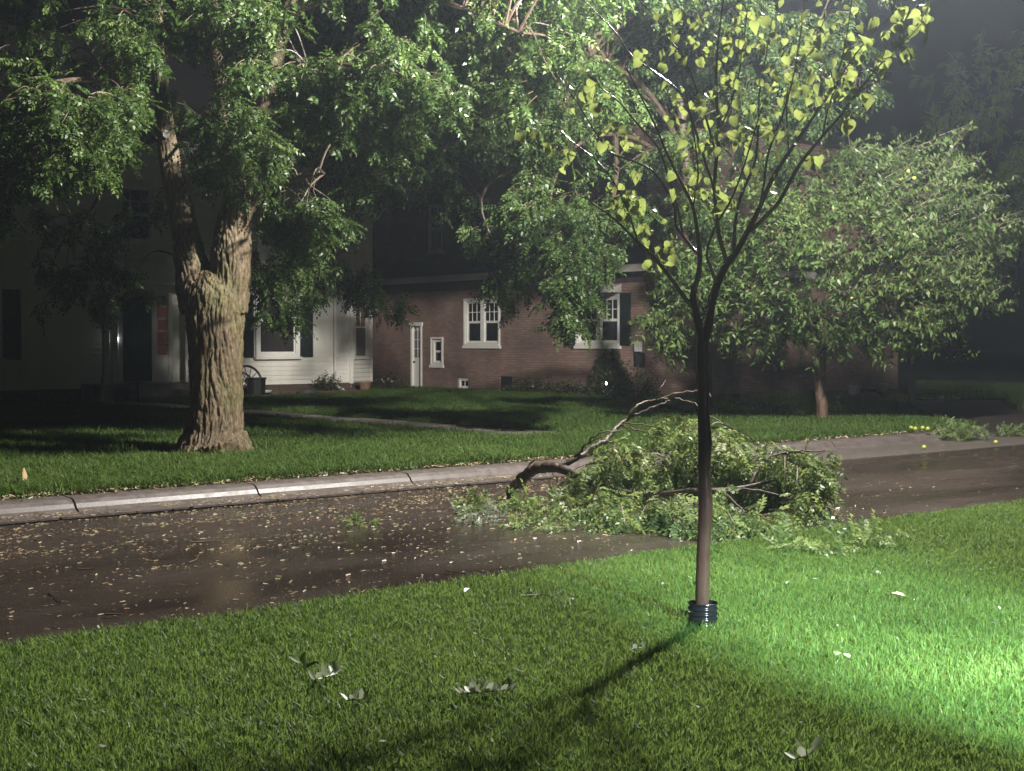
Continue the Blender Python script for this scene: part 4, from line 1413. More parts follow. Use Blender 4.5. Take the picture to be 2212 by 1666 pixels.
# ---------------------------------------------------------------- dark trees far behind
for i, (x, D, h, r, lab) in enumerate([(1782, 49, 11.5, 4.6, 'dim tree at the picture edge beyond the fruit tree'),
                                       (2300, 44, 10.5, 4.2, 'dark tree out beyond the corner lawn'),
                                       (1900, 66, 8.0, 3.6, 'faint tree far behind the fruit tree top'),
                                       (-60, 50, 10.5, 4.0, 'black tree behind the white house roof')]):
    c = at(x, 740, D)
    t = thing('background_tree', lab, 'tree', (c[0], c[1], ZL), 'dark trees in the background')
    m = MB()
    kx = RT * (3.6 if x == 1782 else 0)
    m.tube([(c[0], c[1], ZL - .2), (c[0] + kx[0] * .2, c[1] + kx[1] * .2, h * .30), (c[0] + kx[0], c[1] + kx[1], h * .7)], [.28, .2, .1], 8)
    c = c + kx
    m.build('trunk', M['bark_dark'], t)
    fo = Foliage()
    for d in rand_dir(30):
        k = rng.random() ** .4
        fo.clump(np.array([c[0], c[1], h * .62]) + d * r * k * np.array([1, 1, 1.05]), .9, 10, .9, 9, .34, droop=.5)
    fo.build(PINN, M['locust_far'], t)

# ================================================================== SAPLING
sb = ground(1517, 1358, ZN)
SD = float(np.dot(sb - C, FW))
sap = thing('sapling', 'slim young redbud tree with thin wet trunk and heart-shaped leaves', 'tree', tuple(sb))
sm_ = MB()
SS = SD / F0
stem = [(1515, 1372, 17), (1516, 1330, 15.5), (1518, 1250, 15.5), (1520, 1180, 15), (1524, 1100, 16), (1521, 1020, 14.5), (1523, 960, 15), (1520, 900, 13.5), (1520, 840, 13), (1518, 780, 12.5), (1519, 735, 14)]
P_, R_ = smooth_path(px([(a, b) for a, b, _ in stem], SD), [r * SS for *_, r in stem], 8)
R_ = [r * (1 + .05 * noise.noise((0, i * .5, 3))) for i, r in enumerate(R_)]
sm_.tube(P_, R_, 14)
sm_.build('trunk', M['bark_sap'], sap, smooth=True)
BR = [
    [(1519, 745, 10, 0), (1509, 705, 9.5, 0), (1503, 674, 8.5, 0), (1498, 650, 8, 0), (1499, 625, 7, 0), (1508, 600, 6, -.03), (1512, 563, 5.5, -.05), (1511, 539, 5, -.06), (1506, 497, 4.4, -.1), (1497, 448, 3.8, -.14), (1482, 415, 3.4, -.17), (1464, 380, 3, -.2), (1440, 330, 2.6, -.22), (1415, 270, 2.2, -.25), (1380, 200, 1.7, -.28), (1350, 140, 1.2, -.3)],
    [(1519, 745, 10, 0), (1527, 720, 10.5, 0), (1536, 661, 10, .02), (1549, 615, 9, .05), (1570, 571, 8.5, .08), (1590, 546, 7.5, .1), (1614, 502, 6.5, .12), (1635, 462, 5.6, .14), (1667, 390, 5, .18), (1704, 330, 4.4, .2), (1735, 285, 3.8, .22), (1763, 244, 3.3, .25), (1792, 198, 2.7, .28), (1815, 140, 2.1, .3), (1830, 70, 1.6, .3), (1840, 0, 1.2, .3), (1845, -50, .8, .3)],
    [(1622, 500, 5.2, .12), (1658, 463, 4.8, .06), (1683, 436, 4.5, .02), (1712, 382, 4.2, -.02), (1735, 345, 3.9, -.05), (1777, 294, 3.4, -.1), (1815, 250, 2.9, -.12), (1851, 200, 2.4, -.15), (1880, 165, 2, -.18), (1920, 120, 1.5, -.2), (1965, 80, 1.1, -.22), (2000, 40, .8, -.25)],
    [(1571, 572, 6, .08), (1562, 540, 5, .04), (1552, 502, 4.6, 0), (1549, 460, 4.5, -.02), (1544, 424, 4.4, -.05), (1545, 370, 4.2, -.06), (1553, 285, 3.8, -.08), (1547, 206, 3.2, -.1), (1549, 118, 2.5, -.1), (1557, 44, 1.9, -.1), (1566, -30, 1.2, -.1)],
    [(1586, 550, 5, .1), (1587, 497, 4, .2), (1595, 443, 3.6, .28), (1610, 402, 3.2, .34), (1630, 353, 2.8, .4), (1637, 294, 2.5, .42), (1640, 206, 2.1, .45), (1655, 120, 1.6, .5), (1668, 40, 1, .5)],
    [(1490, 655, 6, 0), (1480, 645, 5.5, -.02), (1457, 612, 5, -.06), (1435, 583, 4.6, -.1), (1408, 551, 4, -.14), (1379, 524, 3.4, -.18), (1350, 495, 2.8, -.22), (1315, 463, 2.2, -.25), (1291, 448, 1.6, -.28), (1262, 425, 1, -.3)],
    [(1511, 550, 4.5, -.05), (1500, 541, 4, .02), (1475, 509, 3.6, .1), (1460, 485, 3.3, .14), (1456, 440, 3, .18), (1428, 392, 2.7, .22), (1404, 365, 2.5, .24), (1360, 345, 2.3, .26), (1320, 330, 2.1, .28), (1284, 283, 1.8, .3), (1250, 227, 1.5, .32), (1200, 157, 1, .34)],
    [(1475, 509, 3, .1), (1465, 455, 2.7, 0), (1440, 370, 2.4, -.1), (1420, 317, 2.2, -.15), (1370, 260, 1.9, -.2), (1337, 220, 1.6, -.22), (1294, 187, 1.1, -.25)],
    [(1548, 420, 3.2, -.05), (1530, 370, 3, 0), (1505, 290, 2.6, .1), (1474, 207, 2.3, .16), (1420, 160, 2.1, .2), (1364, 120, 1.8, .24), (1327, 67, 1.5, .28), (1260, 0, 1.1, .3), (1220, -40, .8, .3)],
    [(1546, 330, 2.8, -.07), (1520, 240, 2.4, -.15), (1480, 130, 2, -.25), (1440, 70, 1.6, -.32), (1404, 25, 1.3, -.35), (1370, -10, .9, -.38)],
    [(1379, 524, 2.2, -.18), (1350, 440, 1.9, -.1), (1317, 380, 1.7, -.05), (1277, 337, 1.5, 0), (1237, 307, 1.2, .03), (1205, 275, .8, .05)],
    [(1548, 618, 4, .05), (1536, 580, 3.4, -.08), (1527, 555, 3.1, -.14), (1532, 525, 2.9, -.2), (1550, 480, 2.6, -.26), (1575, 440, 2.3, -.3), (1600, 380, 2, -.36), (1625, 300, 1.6, -.4), (1650, 220, 1.1, -.42)],
    [(1640, 455, 3.2, .14), (1650, 400, 2.8, .0), (1660, 330, 2.5, -.1), (1690, 250, 2.1, -.15), (1715, 160, 1.7, -.2), (1730, 70, 1.3, -.22), (1738, -10, .9, -.22)],
    [(1777, 294, 2.2, -.1), (1790, 230, 1.9, -.02), (1820, 160, 1.6, .05), (1870, 90, 1.3, .1), (1930, 30, 1, .12), (1980, 0, .8, .12)],
    [(1851, 200, 1.6, -.15), (1880, 185, 1.3, -.2), (1925, 160, 1, -.22)],
    [(1704, 330, 2.4, .2), (1700, 270, 2.1, .3), (1705, 180, 1.8, .36), (1760, 90, 1.3, .42), (1790, 20, .9, .45)],
    [(1553, 285, 2.2, -.08), (1580, 220, 1.9, -.2), (1600, 140, 1.5, -.28), (1610, 60, 1.1, -.3), (1618, -10, .8, -.3)],
    [(1497, 448, 2.2, -.14), (1508, 380, 1.9, -.25), (1500, 300, 1.6, -.34), (1485, 220, 1.3, -.4), (1470, 150, .9, -.42)],
]
bnodes = []
for b in BR:
    P_, R_ = smooth_path([at(p[0], p[1], SD + p[3]) for p in b], [p[2] * SS for p in b], 4)
    m = MB()
    m.tube(P_, R_, 8)
    for _ in range(max(1, len(b) // 4)):     # buds and stubs
        i = rng.integers(3, len(P_) - 2)
        d = U3(np.cross(U3(P_[i + 1] - P_[i]), rng.normal(size=3)) + np.array([0, 0, .5]))
        m.tube([P_[i], P_[i] + d * .02, P_[i] + d * .035 + np.array([0, 0, .012])], [R_[i] * .7, R_[i] * .45, .0012], 5)
    m.build('branch', M['bark_sap'], sap, smooth=True, fix=False)
    bnodes += P_[4:]
bnodes = np.array(bnodes)


def heart(fold, curl):
    """heart-shaped leaf blade with a petiole, hanging along +x"""
    prof = [(0.0, 0.0), (-0.10, 0.20), (-0.04, 0.40), (0.16, 0.52), (0.42, 0.48), (0.66, 0.32), (0.86, 0.13), (1.0, 0.0)]
    v, f = [], []
    for x, w in prof:
        z = -curl * x * x
        v += [(x, 0, z), (x, w, z + fold * w + .03 * math.sin(5 * x)), (x, -w, z + fold * w - .03 * math.sin(4 * x))]
    for i in range(len(prof) - 1):
        a, b = 3 * i, 3 * i + 3
        f += [(a, b, b + 1, a + 1), (a, a + 2, b + 2, b)]
    o = len(v)
    v += [(0, -.012, 0), (0, .012, 0), (-.55, .010, .10), (-.55, -.010, .10)]
    f += [(o, o + 1, o + 2, o + 3)]
    me = bpy.data.meshes.new('leaf')
    me.from_pydata(v, [], f)
    me.materials.append(M['redbud'])
    me.polygons.foreach_set('use_smooth', np.ones(len(me.polygons), bool))
    return me


hearts = [heart(.15, .15), heart(.4, .3), heart(.85, .2), heart(-.35, .4), heart(.3, .7), heart(1.3, .3), heart(.6, -.3)]
# (x, y, spread px, number)
CL = [(1265, 205, 26, 7), (1135, 285, 16, 4), (1222, 320, 24, 8), (1310, 290, 24, 7), (1352, 305, 22, 6), (1372, 425, 34, 14), (1340, 445, 26, 9), (1420, 555, 22, 7), (1405, 500, 28, 9),
      (1445, 45, 22, 5), (1372, 122, 18, 3), (1460, 85, 28, 7), (1440, 150, 24, 5), (1500, 400, 28, 8), (1530, 425, 26, 8), (1560, 455, 16, 3), (1480, 250, 34, 9), (1520, 120, 34, 10), (1575, 90, 34, 10),
      (1500, 30, 30, 8), (1600, 30, 34, 10), (1570, 180, 34, 10), (1520, 210, 32, 9), (1590, 260, 32, 9), (1540, 310, 32, 9), (1620, 340, 30, 7), (1660, 180, 36, 10), (1650, 80, 34, 10),
      (1710, 110, 36, 11), (1720, 210, 36, 11), (1700, 290, 34, 9), (1770, 160, 36, 11), (1790, 90, 34, 10), (1790, 230, 30, 9), (1830, 160, 28, 8), (1740, 30, 32, 9), (1830, 30, 32, 9),
      (1880, 60, 26, 7), (1868, 110, 22, 6), (1905, 130, 20, 5), (1945, 25, 24, 6), (1985, 45, 20, 6), (1965, 100, 22, 7), (2005, 20, 14, 3), (1925, 70, 20, 5), (1870, 205, 10, 2), (1830, 255, 12, 3), (1757, 342, 8, 2),
      (1660, 380, 20, 4), (1590, 420, 24, 5), (1470, 330, 30, 6), (1640, 270, 26, 7)]
leaves = []
for x, y, s, n in CL:
    for _ in range(int(n * 1.45)):
        qx, qy = x + rng.normal() * s * .75, y + rng.normal() * s * .75
        c = at(qx, qy, SD)
        w = np.linalg.norm(np.cross(bnodes - C, U3(c - C)), axis=1)
        j = rng.choice(np.argsort(w)[:6])
        depth = np.dot(bnodes[j] - C, FW) + rng.normal() * .08
        leaves.append(at(qx, qy, depth))
rng.shuffle(leaves)
big_ones = [at(1870, 205, SD - .15), at(1829, 262, SD - .12), at(1757, 340, SD - .05), at(1378, 432, SD - .15), at(1960, 110, SD - .2)]
leaves = big_ones + leaves
extra = []
stalk = MB()
for i, c in enumerate(leaves):
    near = bnodes[np.argmin(np.linalg.norm(bnodes - c, axis=1))]
    s = .030 + .040 * rng.random() ** 1.4 if i >= len(big_ones) else rng.uniform(.085, .1)
    T = U3(np.array([0, 0, -1.0]) + rng.normal(size=3) * (.45 if i >= len(big_ones) else .15))
    N = U3(rng.normal(size=3) * np.array([1, 1, .6]))
    B = U3(np.cross(N, T))
    N = np.cross(T, B)
    st = c - T * .5 * s
    if np.linalg.norm(st - near) < .3:
        stalk.tube([near, (near + st) / 2 + np.array([0, 0, .012]), st], [.0016, .0013, .001], 3, False)
    if i < 300:
        o = bpy.data.objects.new('leaf', hearts[i % 7])
        attach(o, sap, tuple(c))
        from mathutils import Matrix
        mt = Matrix(((T[0], B[0], N[0]), (T[1], B[1], N[1]), (T[2], B[2], N[2])))
        o.rotation_euler = mt.to_euler()
        o.scale = (s, s, s)
    else:
        extra.append((c, T, N, s))
stalk.build('leaf_stalks', M['bark_sap'], sap, fix=False)['kind'] = 'stuff'
if extra:
    hv = [tuple(v.co) for v in hearts[1].vertices]
    hf = [tuple(p.vertices) for p in hearts[1].polygons]
    instances('leaves', hv, hf, [e[0] for e in extra], [e[1] for e in extra], [e[2] for e in extra], [e[3] for e in extra], M['redbud'], sap, kind='stuff')

# the black drain-pipe guard round its foot
tg = thing('trunk_guard', 'short black corrugated pipe round the sapling foot', 'tree guard', tuple(sb))
prof_o, z = [], ZN - .02
while z < ZN + .138:
    ph = (z - ZN) / .028 * 2 * PI
    prof_o.append((.080 + .0035 * math.cos(ph), z))
    z += .0035
prof_o += [(.0835, ZN + .141), (.080, ZN + .144), (.076, ZN + .141)]
z = ZN + .138
while z > ZN - .02:
    prof_o.append((.0755 + .0035 * math.cos((z - ZN) / .028 * 2 * PI), z))
    z -= .005
gc = ground(1518, 1357, ZN)
MB().lathe(prof_o, gc[0], gc[1], 40).build('corrugated_ring', M['plastic'], tg, smooth=True)
m = MB()
lip = at(1488, 1322, SD - .08)
m.tube([lip + RT * .02, lip - RT * .012, lip - RT * .02 + np.array([0, 0, -.02])], [.008, .009, .005], 6)
m.build('torn_lip', M['plastic'], tg, smooth=True)

# ================================================================== FALLEN BRANCH
fb = thing('fallen_branch', 'large leafy bough torn down across the wet street', 'branch', tuple(ground(1090, 1080, .02)))
m = MB()
FD = 12.6
Z = lambda x, y, z: ground(x, y, z)
main = [(ground(1086, 1084, .03), 16), (ground(1104, 1062, .10), 16), (at(1128, 1034, 13.6), 15), (at(1152, 1016, 13.5), 15), (at(1185, 1009, 13.4), 15), (at(1215, 1014, 13.3), 13), (at(1245, 1026, 13.2), 11), (at(1290, 1046, 13.1), 9),
        (at(1350, 1064, 12.9), 8), (at(1420, 1068, 12.7), 8), (at(1500, 1060, 12.5), 7), (at(1580, 1058, 12.4), 6.5), (at(1660, 1040, 12.4), 5), (at(1740, 1010, 12.5), 3.5)]
P_, R_ = smooth_path([p for p, _ in main], [r * .82 * 13 / F0 for _, r in main], 8)
R_ = [r * (1 + .22 * noise.noise((i * .55, 2, 0))) for i, r in enumerate(R_)]
P_ = [p + np.array([noise.noise((i * .4, 0, 1)), noise.noise((i * .4, 5, 1)), .5 * noise.noise((i * .4, 9, 1))]) * .022 for i, p in enumerate(P_)]
m.tube(P_, R_, 10)
m.build('limb', M['bark_dark'], fb, smooth=True)
fn = list(P_[28:])
e0, ed_ = np.array(P_[0]), U3(np.array(P_[0]) - np.array(P_[2]))
sp_ = MB()
for k_ in range(11):      # splintered wood at the break
    o_ = rng.normal(size=3) * .028
    o_[2] = abs(o_[2]) * .8
    sp_.tube([e0 + o_ - ed_ * .03, e0 + o_ + ed_ * (.05 + .10 * rng.random()) + rng.normal(size=3) * .012 + np.array([0, 0, .02])], [.012, .002], 4)
sp_.build('torn_end', M['torn'], fb, fix=False)
SUB = [([(1196, 1010, 13.4), (1235, 995, 13.4), (1275, 972, 13.5), (1310, 950, 13.6), (1330, 925, 13.7), (1350, 908, 13.8), (1380, 892, 13.8), (1420, 878, 13.8), (1448, 866, 13.8)], 8.5, 2.6, 'bark_dark'),
       ([(1350, 908, 13.8), (1372, 880, 13.8), (1396, 868, 13.9), (1425, 862, 13.9), (1460, 860, 13.9), (1500, 872, 13.8), (1530, 895, 13.6), (1560, 915, 13.5)], 3.2, 1.2, 'twig'),
       ([(1425, 862, 13.9), (1455, 852, 13.9), (1490, 846, 13.9), (1520, 843, 13.9), (1538, 858, 13.8)], 2.4, 1.0, 'twig'),
       ([(1418, 862, 13.9), (1428, 838, 13.9), (1440, 822, 14.0)], 1.8, .8, 'twig'),
       ([(1340, 918, 13.7), (1380, 930, 13.6), (1420, 935, 13.5), (1460, 945, 13.4)], 2.2, .9, 'twig'),
       ([(1345, 912, 13.7), (1400, 918, 13.6), (1460, 916, 13.5)], 1.8, .8, 'twig'),
       ([(1240, 992, 13.4), (1265, 960, 13.4), (1290, 940, 13.4), (1320, 932, 13.4), (1345, 930, 13.4)], 3.2, 1.2, 'bark_dark'),
       ([(1120, 1042, 13.6), (1135, 1015, 13.6), (1148, 1000, 13.6), (1158, 990, 13.6)], 3.5, 1.4, 'bark_dark'),
       ([(1490, 1060, 12.5), (1560, 1062, 12.4), (1640, 1060, 12.3), (1700, 1075, 12.2)], 5, 1.8, 'bark_dark'),
       ([(1620, 1050, 12.4), (1640, 1010, 12.5), (1670, 985, 12.6), (1720, 975, 12.6), (1780, 975, 12.6)], 4, 1.4, 'bark_dark'),
       ([(1430, 1000, 13.3), (1470, 1015, 13.0), (1520, 1030, 12.8)], 3.2, 1.8, 'twig'),
       ([(1420, 1068, 12.7), (1400, 1090, 12.3), (1370, 1130, 11.9)], 3, 1.2, 'bark_dark'),
       ([(1280, 1045, 13.1), (1300, 1075, 12.6), (1310, 1110, 12.2)], 3, 1.2, 'bark_dark'),
       ([(1560, 1060, 12.4), (1600, 1100, 12.0), (1640, 1140, 11.8)], 3, 1.2, 'bark_dark'),
       ([(1700, 1075, 12.2), (1780, 1095, 12.2), (1810, 1110, 12.1), (1830, 1135, 12.0)], 1.6, .8, 'twig')]
for L, r0, r1, mt_ in SUB:
    pts = [at(*p) for p in L]
    P_, R_ = smooth_path(pts, [r * 13 / F0 for r in np.linspace(r0, r1, len(pts))], 5)
    P_ = [p + rng.normal(size=3) * .006 for p in P_]
    q = MB()
    q.tube(P_, R_, 6)
    q.build('side_branch', M[mt_], fb, fix=False, smooth=True)
    fn += P_[3:]
fo = Foliage()
lb = MB()
FCL = [(1240, 1090, 34, 12), (1290, 1100, 38, 14), (1345, 1110, 40, 15), (1410, 1115, 42, 16), (1475, 1122, 42, 16), (1545, 1128, 42, 17), (1615, 1130, 42, 17), (1680, 1130, 42, 17), (1725, 1110, 36, 15), (1745, 1060, 36, 13),
       (1255, 1045, 34, 10), (1320, 1060, 38, 11), (1390, 1075, 38, 11), (1550, 1085, 40, 12), (1630, 1080, 42, 13), (1710, 1050, 44, 15), (1760, 1010, 34, 11), (1690, 1000, 38, 11), (1640, 1030, 36, 9), (1740, 990, 26, 7),
       (1330, 1005, 34, 10), (1375, 985, 34, 11), (1300, 1030, 30, 9), (1410, 1020, 34, 9), (1350, 965, 24, 6), (1470, 900, 22, 7), (1500, 945, 24, 5), (1565, 925, 20, 6), (1585, 960, 24, 7), (1560, 985, 26, 6), (1590, 1000, 28, 7), (1475, 985, 26, 5), (1715, 1010, 34, 10), (1770, 1020, 26, 9), (1745, 985, 22, 7), (1500, 1010, 34, 8), (1620, 985, 22, 6),
       (1755, 1085, 26, 6), (1470, 1060, 34, 8)]
for x, y, r, ns in FCL:
    x = x - (38 if x > 1500 else 12)
    if y > 1035:
        g = ground(x, min(y + 40, 1168), .02)
        D = np.dot(g - C, FW) + .35
    else:
        D = 13.2 - (y < 940) * -.5 - max(0, x - 1400) / 400 * .8
    c = at(x, y, D)
    c[2] = max(c[2], .16)
    rm_ = r * D / F0
    link_branches(lb, fn, c, .008, .004)
    fo.clump(c, rm_, int(ns * 1.25), .36, 9, .18, bias=tuple(RT * .45 + np.array([0, 0, -.1])), droop=1.0, hang=.9)
ok = [i for i, p in enumerate(fo.P) if p[2] > .05]
fo.P, fo.T, fo.N, fo.S, fo.R = ([a[i] for i in ok] for a in (fo.P, fo.T, fo.N, fo.S, fo.R))
for i in range(len(fo.P)):     # leaves near the road lie on it instead of going through
    if fo.P[i][2] + fo.T[i][2] * fo.S[i] < .04:
        fo.T[i] = U3(np.array([fo.T[i][0], fo.T[i][1], (.04 - fo.P[i][2]) / fo.S[i] * .8 + .02]))
lb.build('twig_stems', M['twig'], fb, fix=False)
fo.build(PINN, M['fallen'], fb, name='foliage')


# leafy scraps torn off: each its own thing
def scrap(name, label, x, y, z, spread, n, size, mat, cat='leaves', T=PINN, up=.25, group=None):
    g = ground(x, y, z)
    t = thing(name, label, cat, tuple(g), group)
    f_ = Foliage()
    for k_ in range(n):
        a = rng.random() * 2 * PI
        o = g + np.array([math.cos(a), math.sin(a), 0]) * spread * rng.random() + np.array([0, 0, .02])
        f_.spray(o, np.array([math.cos(a), math.sin(a), up * rng.random()]), spread * .9, 6, size, droop=.12, twig_r=.003, hang=-.12)
    for i in range(len(f_.P)):
        f_.P[i][2] = max(f_.P[i][2], z + .012)
        if f_.P[i][2] + f_.T[i][2] * f_.S[i] < z + .01:
            f_.T[i] = U3(np.array([f_.T[i][0], f_.T[i][1], .04]))
    for i, v_ in enumerate(f_.twig.v):
        f_.twig.v[i] = (v_[0], v_[1], max(v_[2], z + .004))
    f_.build(T, mat, t, name='foliage', twig_name='twigs' if n > 5 else None)
    return t


scrap('leafy_sprig', 'leafy green sprig at the torn end of the bough', 1048, 1098, .02, .28, 14, .16, M['fallen'], group='torn sprigs on the street', up=.2)
scrap('leafy_sprig', 'leafy sprig between the torn end and the leaf mass', 1175, 1100, .02, .24, 11, .15, M['fallen'], group='torn sprigs on the street', up=.5)
scrap('leafy_sprig', 'flattened wet sprig on the street below the torn end', 1040, 1130, .02, .20, 7, .15, M['pale_leaf'], group='torn sprigs on the street', up=.1)
scrap('leafy_sprig', 'flattened sprig in front of the leaf mass', 1185, 1142, .02, .20, 7, .15, M['fallen'], group='torn sprigs on the street', up=.1)
scrap('leafy_sprig', 'small lone sprig on the open asphalt before the big tree', 775, 1138, .025, .09, 5, .10, M['fallen'], group='torn sprigs on the street', up=.4)
scrap('leafy_sprig', 'pale bunch of leaves at the near side of the leaf mass', 1470, 1135, .05, .20, 10, .13, M['pale_leaf'], group='torn sprigs on the street', up=.8)
scrap('leafy_sprig', 'pale green sprigs on the grass edge right of the bough', 1790, 1175, ZN + .05, .35, 9, .16, M['fallen'], group='torn sprigs on the street', up=.3)
scrap('leaf_pile', 'heap of leafy twigs lying against the kerb by the drive', 2065, 948, .03, .34, 34, .17, M['fallen'], up=1.1)
scrap('leaf_pile', 'small leafy heap at the end of the kerb', 2195, 942, .03, .2, 10, .15, M['fallen'], up=.9)
scrap('leafy_sprig', 'white leaf bunch sticking up beside the bare bough', 1212, 1000, .03, .05, 3, .1, M['pale_leaf'], group='torn sprigs on the street', up=2)

# sprigs on the near lawn
def lawn_sprig(label, x, y, ang, L, size, mat, n=11):
    g = ground(x, y, ZN + .06)
    t = thing('leafy_sprig', label, 'leaves', tuple(g), 'leaves blown onto the near lawn')
    d = RT * math.cos(ang) + U3(np.array([FW[0], FW[1], 0])) * math.sin(ang)
    m_ = MB()
    pts = [g - d * L / 2, g, g + d * L / 2]
    m_.tube(pts, [.003, .0025, .0015], 5)
    m_.build('stem', M['green_leaf'], t)
    P, T, N, S = [], [], [], []
    side = np.cross(d, [0, 0, 1])
    for i in range(n):
        tt = i / (n - 1)
        P.append(g - d * L / 2 + d * L * tt)
        T.append(side * (1 if i % 2 else -1) * .5 + d * (.9 * (tt - .4)) + rng.normal(size=3) * .25 + np.array([0, 0, .55 + .4 * rng.random()]))
        N.append(np.array([0, 0, 1]) + rng.normal(size=3) * .4)
        S.append(size * (.8 + .4 * rng.random()))
    instances('leaflets', OVATE[0], OVATE[1], P, T, N, S, mat, t)


lawn_sprig('pinnate sprig with pale undersides on the near lawn', 1052, 1495, .3, .24, .055, M['pale_leaf'], 23)
lawn_sprig('pale leaf cluster in the lawn before the street', 705, 1462, 1.0, .16, .06, M['pale_leaf'], 9)
lawn_sprig('wide green leaf stalk beside the pale leaf cluster', 655, 1440, 1.9, .14, .07, M['green_leaf'], 5)
lawn_sprig('small pale scrap lower on the lawn', 768, 1512, .2, .07, .045, M['pale_leaf'], 5)
lawn_sprig('thin whitish leaf at the bottom of the lawn', 1738, 1632, .8, .12, .06, M['pale_leaf'], 5)
lawn_sprig('two-part scrap of pale leaves in the lit grass', 1380, 1400, .4, .08, .04, M['pale_leaf'], 5)


def single_leaf(label, x, y, z, size, mat, yaw, tilt=.25, group='leaves blown onto the near lawn'):
    g = ground(x, y, z)
    v = [(p[0] * size, p[1] * size, p[2] * size + .0) for p in
         [(0, 0, 0), (.25, .3, .05), (.6, .3, .04), (1, 0, -.08), (.6, -.3, .04), (.25, -.3, .05), (.5, 0, -.02), (-.3, .0, .05)]]
    f = [(0, 1, 6), (1, 2, 6), (2, 3, 6), (3, 4, 6), (4, 5, 6), (5, 0, 6), (0, 7, 1)]
    me = bpy.data.meshes.new('fallen_leaf')
    me.from_pydata(v, [], f)
    a = me.attributes.new('rnd', 'FLOAT', 'FACE')
    a.data.foreach_set('value', [.5 + .5 * rng.random()] * len(f))
    me.materials.append(mat)
    o = bpy.data.objects.new('fallen_leaf', me)
    attach(o, None, tuple(g))
    o.rotation_euler = (tilt * rng.normal(), -tilt, yaw)
    tag(o, label, 'leaf', group)


single_leaf('bright green leaf lying in the floodlit grass', 1806, 1415, ZN + .07, .055, M['green_leaf'], .5)
single_leaf('white upturned leaf in the floodlit grass', 1835, 1420, ZN + .07, .05, M['pale_leaf'], 1.2)
single_leaf('orange brown leaf on the lawn toward the street', 1955, 1287, ZN + .06, .08, M['tan_leaf'], 2.2)
single_leaf('yellowish leaf on the lawn near the trunk shadow', 1265, 1324, ZN + .06, .045, M['tan_leaf'], .1)
single_leaf('tan leaf clump standing in the far verge', 50, 1038, ZL + .10, .17, M['tan_leaf'], 1.0, .8)
single_leaf('small green leaf on the lawn below the guard', 1465, 1500, ZN + .06, .05, M['green_leaf'], 2.6)
single_leaf('curled pale leaf in the grass right of the sapling', 1700, 1260, ZN + .06, .05, M['pale_leaf'], .4)
single_leaf('round green leaf at the road edge of the lawn', 1005, 1278, ZN + .06, .06, M['green_leaf'], .4)


def twig(label, pts, z, r, mat='twig', forks=()):
    P = [ground(x, y, z + (p[0] if p else 0)) for x, y, *p in pts]
    t = thing('twig', label, 'twig', tuple(P[0]), 'broken twigs on the ground')
    q, rr = smooth_path(P, list(np.linspace(r, r * .5, len(P))), 3)
    MB().tube(q, rr, 5).build('stem', M[mat], t, fix=False)
    for fk in forks:
        P = [ground(x, y, z + (p[0] if p else 0)) for x, y, *p in fk]
        MB().tube(P, list(np.linspace(r * .7, r * .3, len(P))), 4).build('fork', M[mat], t, fix=False)


twig('forked brown twig lying on the near lawn', [(1125, 1287), (1165, 1285), (1195, 1286), (1220, 1275)], ZN + .06, .004, 'bark_dark', [[(1195, 1286), (1200, 1265)]])
twig('long dark stick at the near edge of the street', [(962, 1232), (1000, 1238), (1045, 1242)], .03, .006, 'bark_dark')
twig('short stick on the street above the lawn edge', [(905, 1278), (945, 1277), (975, 1277)], .03, .006, 'bark_dark')
twig('stubby stick by the short one on the street', [(845, 1281), (875, 1280)], .03, .007, 'bark_dark')
twig('straight pale-edged stick at the street bottom', [(228, 1327), (265, 1327)], .03, .007)
twig('dark curved stick in the litter at the street middle', [(170, 1230), (205, 1228)], .03, .008, 'bark_dark')
twig('thin stick leaning over the kerb at its left end', [(0, 1110, 0), (25, 1095, .03), (50, 1080, .12)], .03, .006)
twig('thin bent twig before the trunk reflection', [(408, 1215), (425, 1208), (430, 1197)], .035, .004)
twig('long pale stick floating on the wet street', [(415, 1172), (450, 1170), (490, 1168)], .035, .007)
twig('forked crooked twig near the lawn corner of the street', [(105, 1280), (118, 1290), (135, 1302)], .03, .005, 'bark_dark', [[(105, 1280), (125, 1278)]])

for i, (x, y, z, lab) in enumerate([(1996, 966, .065, 'pale green fruit in the gutter before the leaf heap'), (2151, 955, .065, 'pale green fruit in the gutter past the leaf heap'),
                                    (1968, 924, ZL + .09, 'fallen fruit in the verge grass, first of four in a row'), (1977, 926, ZL + .09, 'fallen fruit in the verge grass, second of four in a row'),
                                    (1993, 924, ZL + .09, 'fallen fruit in the verge grass, third of four in a row'), (2004, 926, ZL + .09, 'fallen fruit in the verge grass, last of four in a row')]):
    o = bpy.data.objects.new('fallen_fruit', fme)
    attach(o, None, tuple(ground(x, y, z)))
    tag(o, lab, 'fruit', 'fruit fallen from the tree')

# ================================================================== LITTER on the street and along the kerb
P, T, N, S = [], [], [], []
chip = ([(-.5, -.2, 0), (.1, -.32, .06), (.55, 0, .02), (.05, .3, .08), (-.45, .16, .03)], [(0, 1, 3, 4), (1, 2, 3, 3)])
chip = ([(-.5, -.14, 0), (.5, -.18, .05), (.5, .16, .02), (-.5, .12, .07)], [(0, 1, 2, 3)])


def road_z(y):
    return float(np.interp(y, ys, zs))


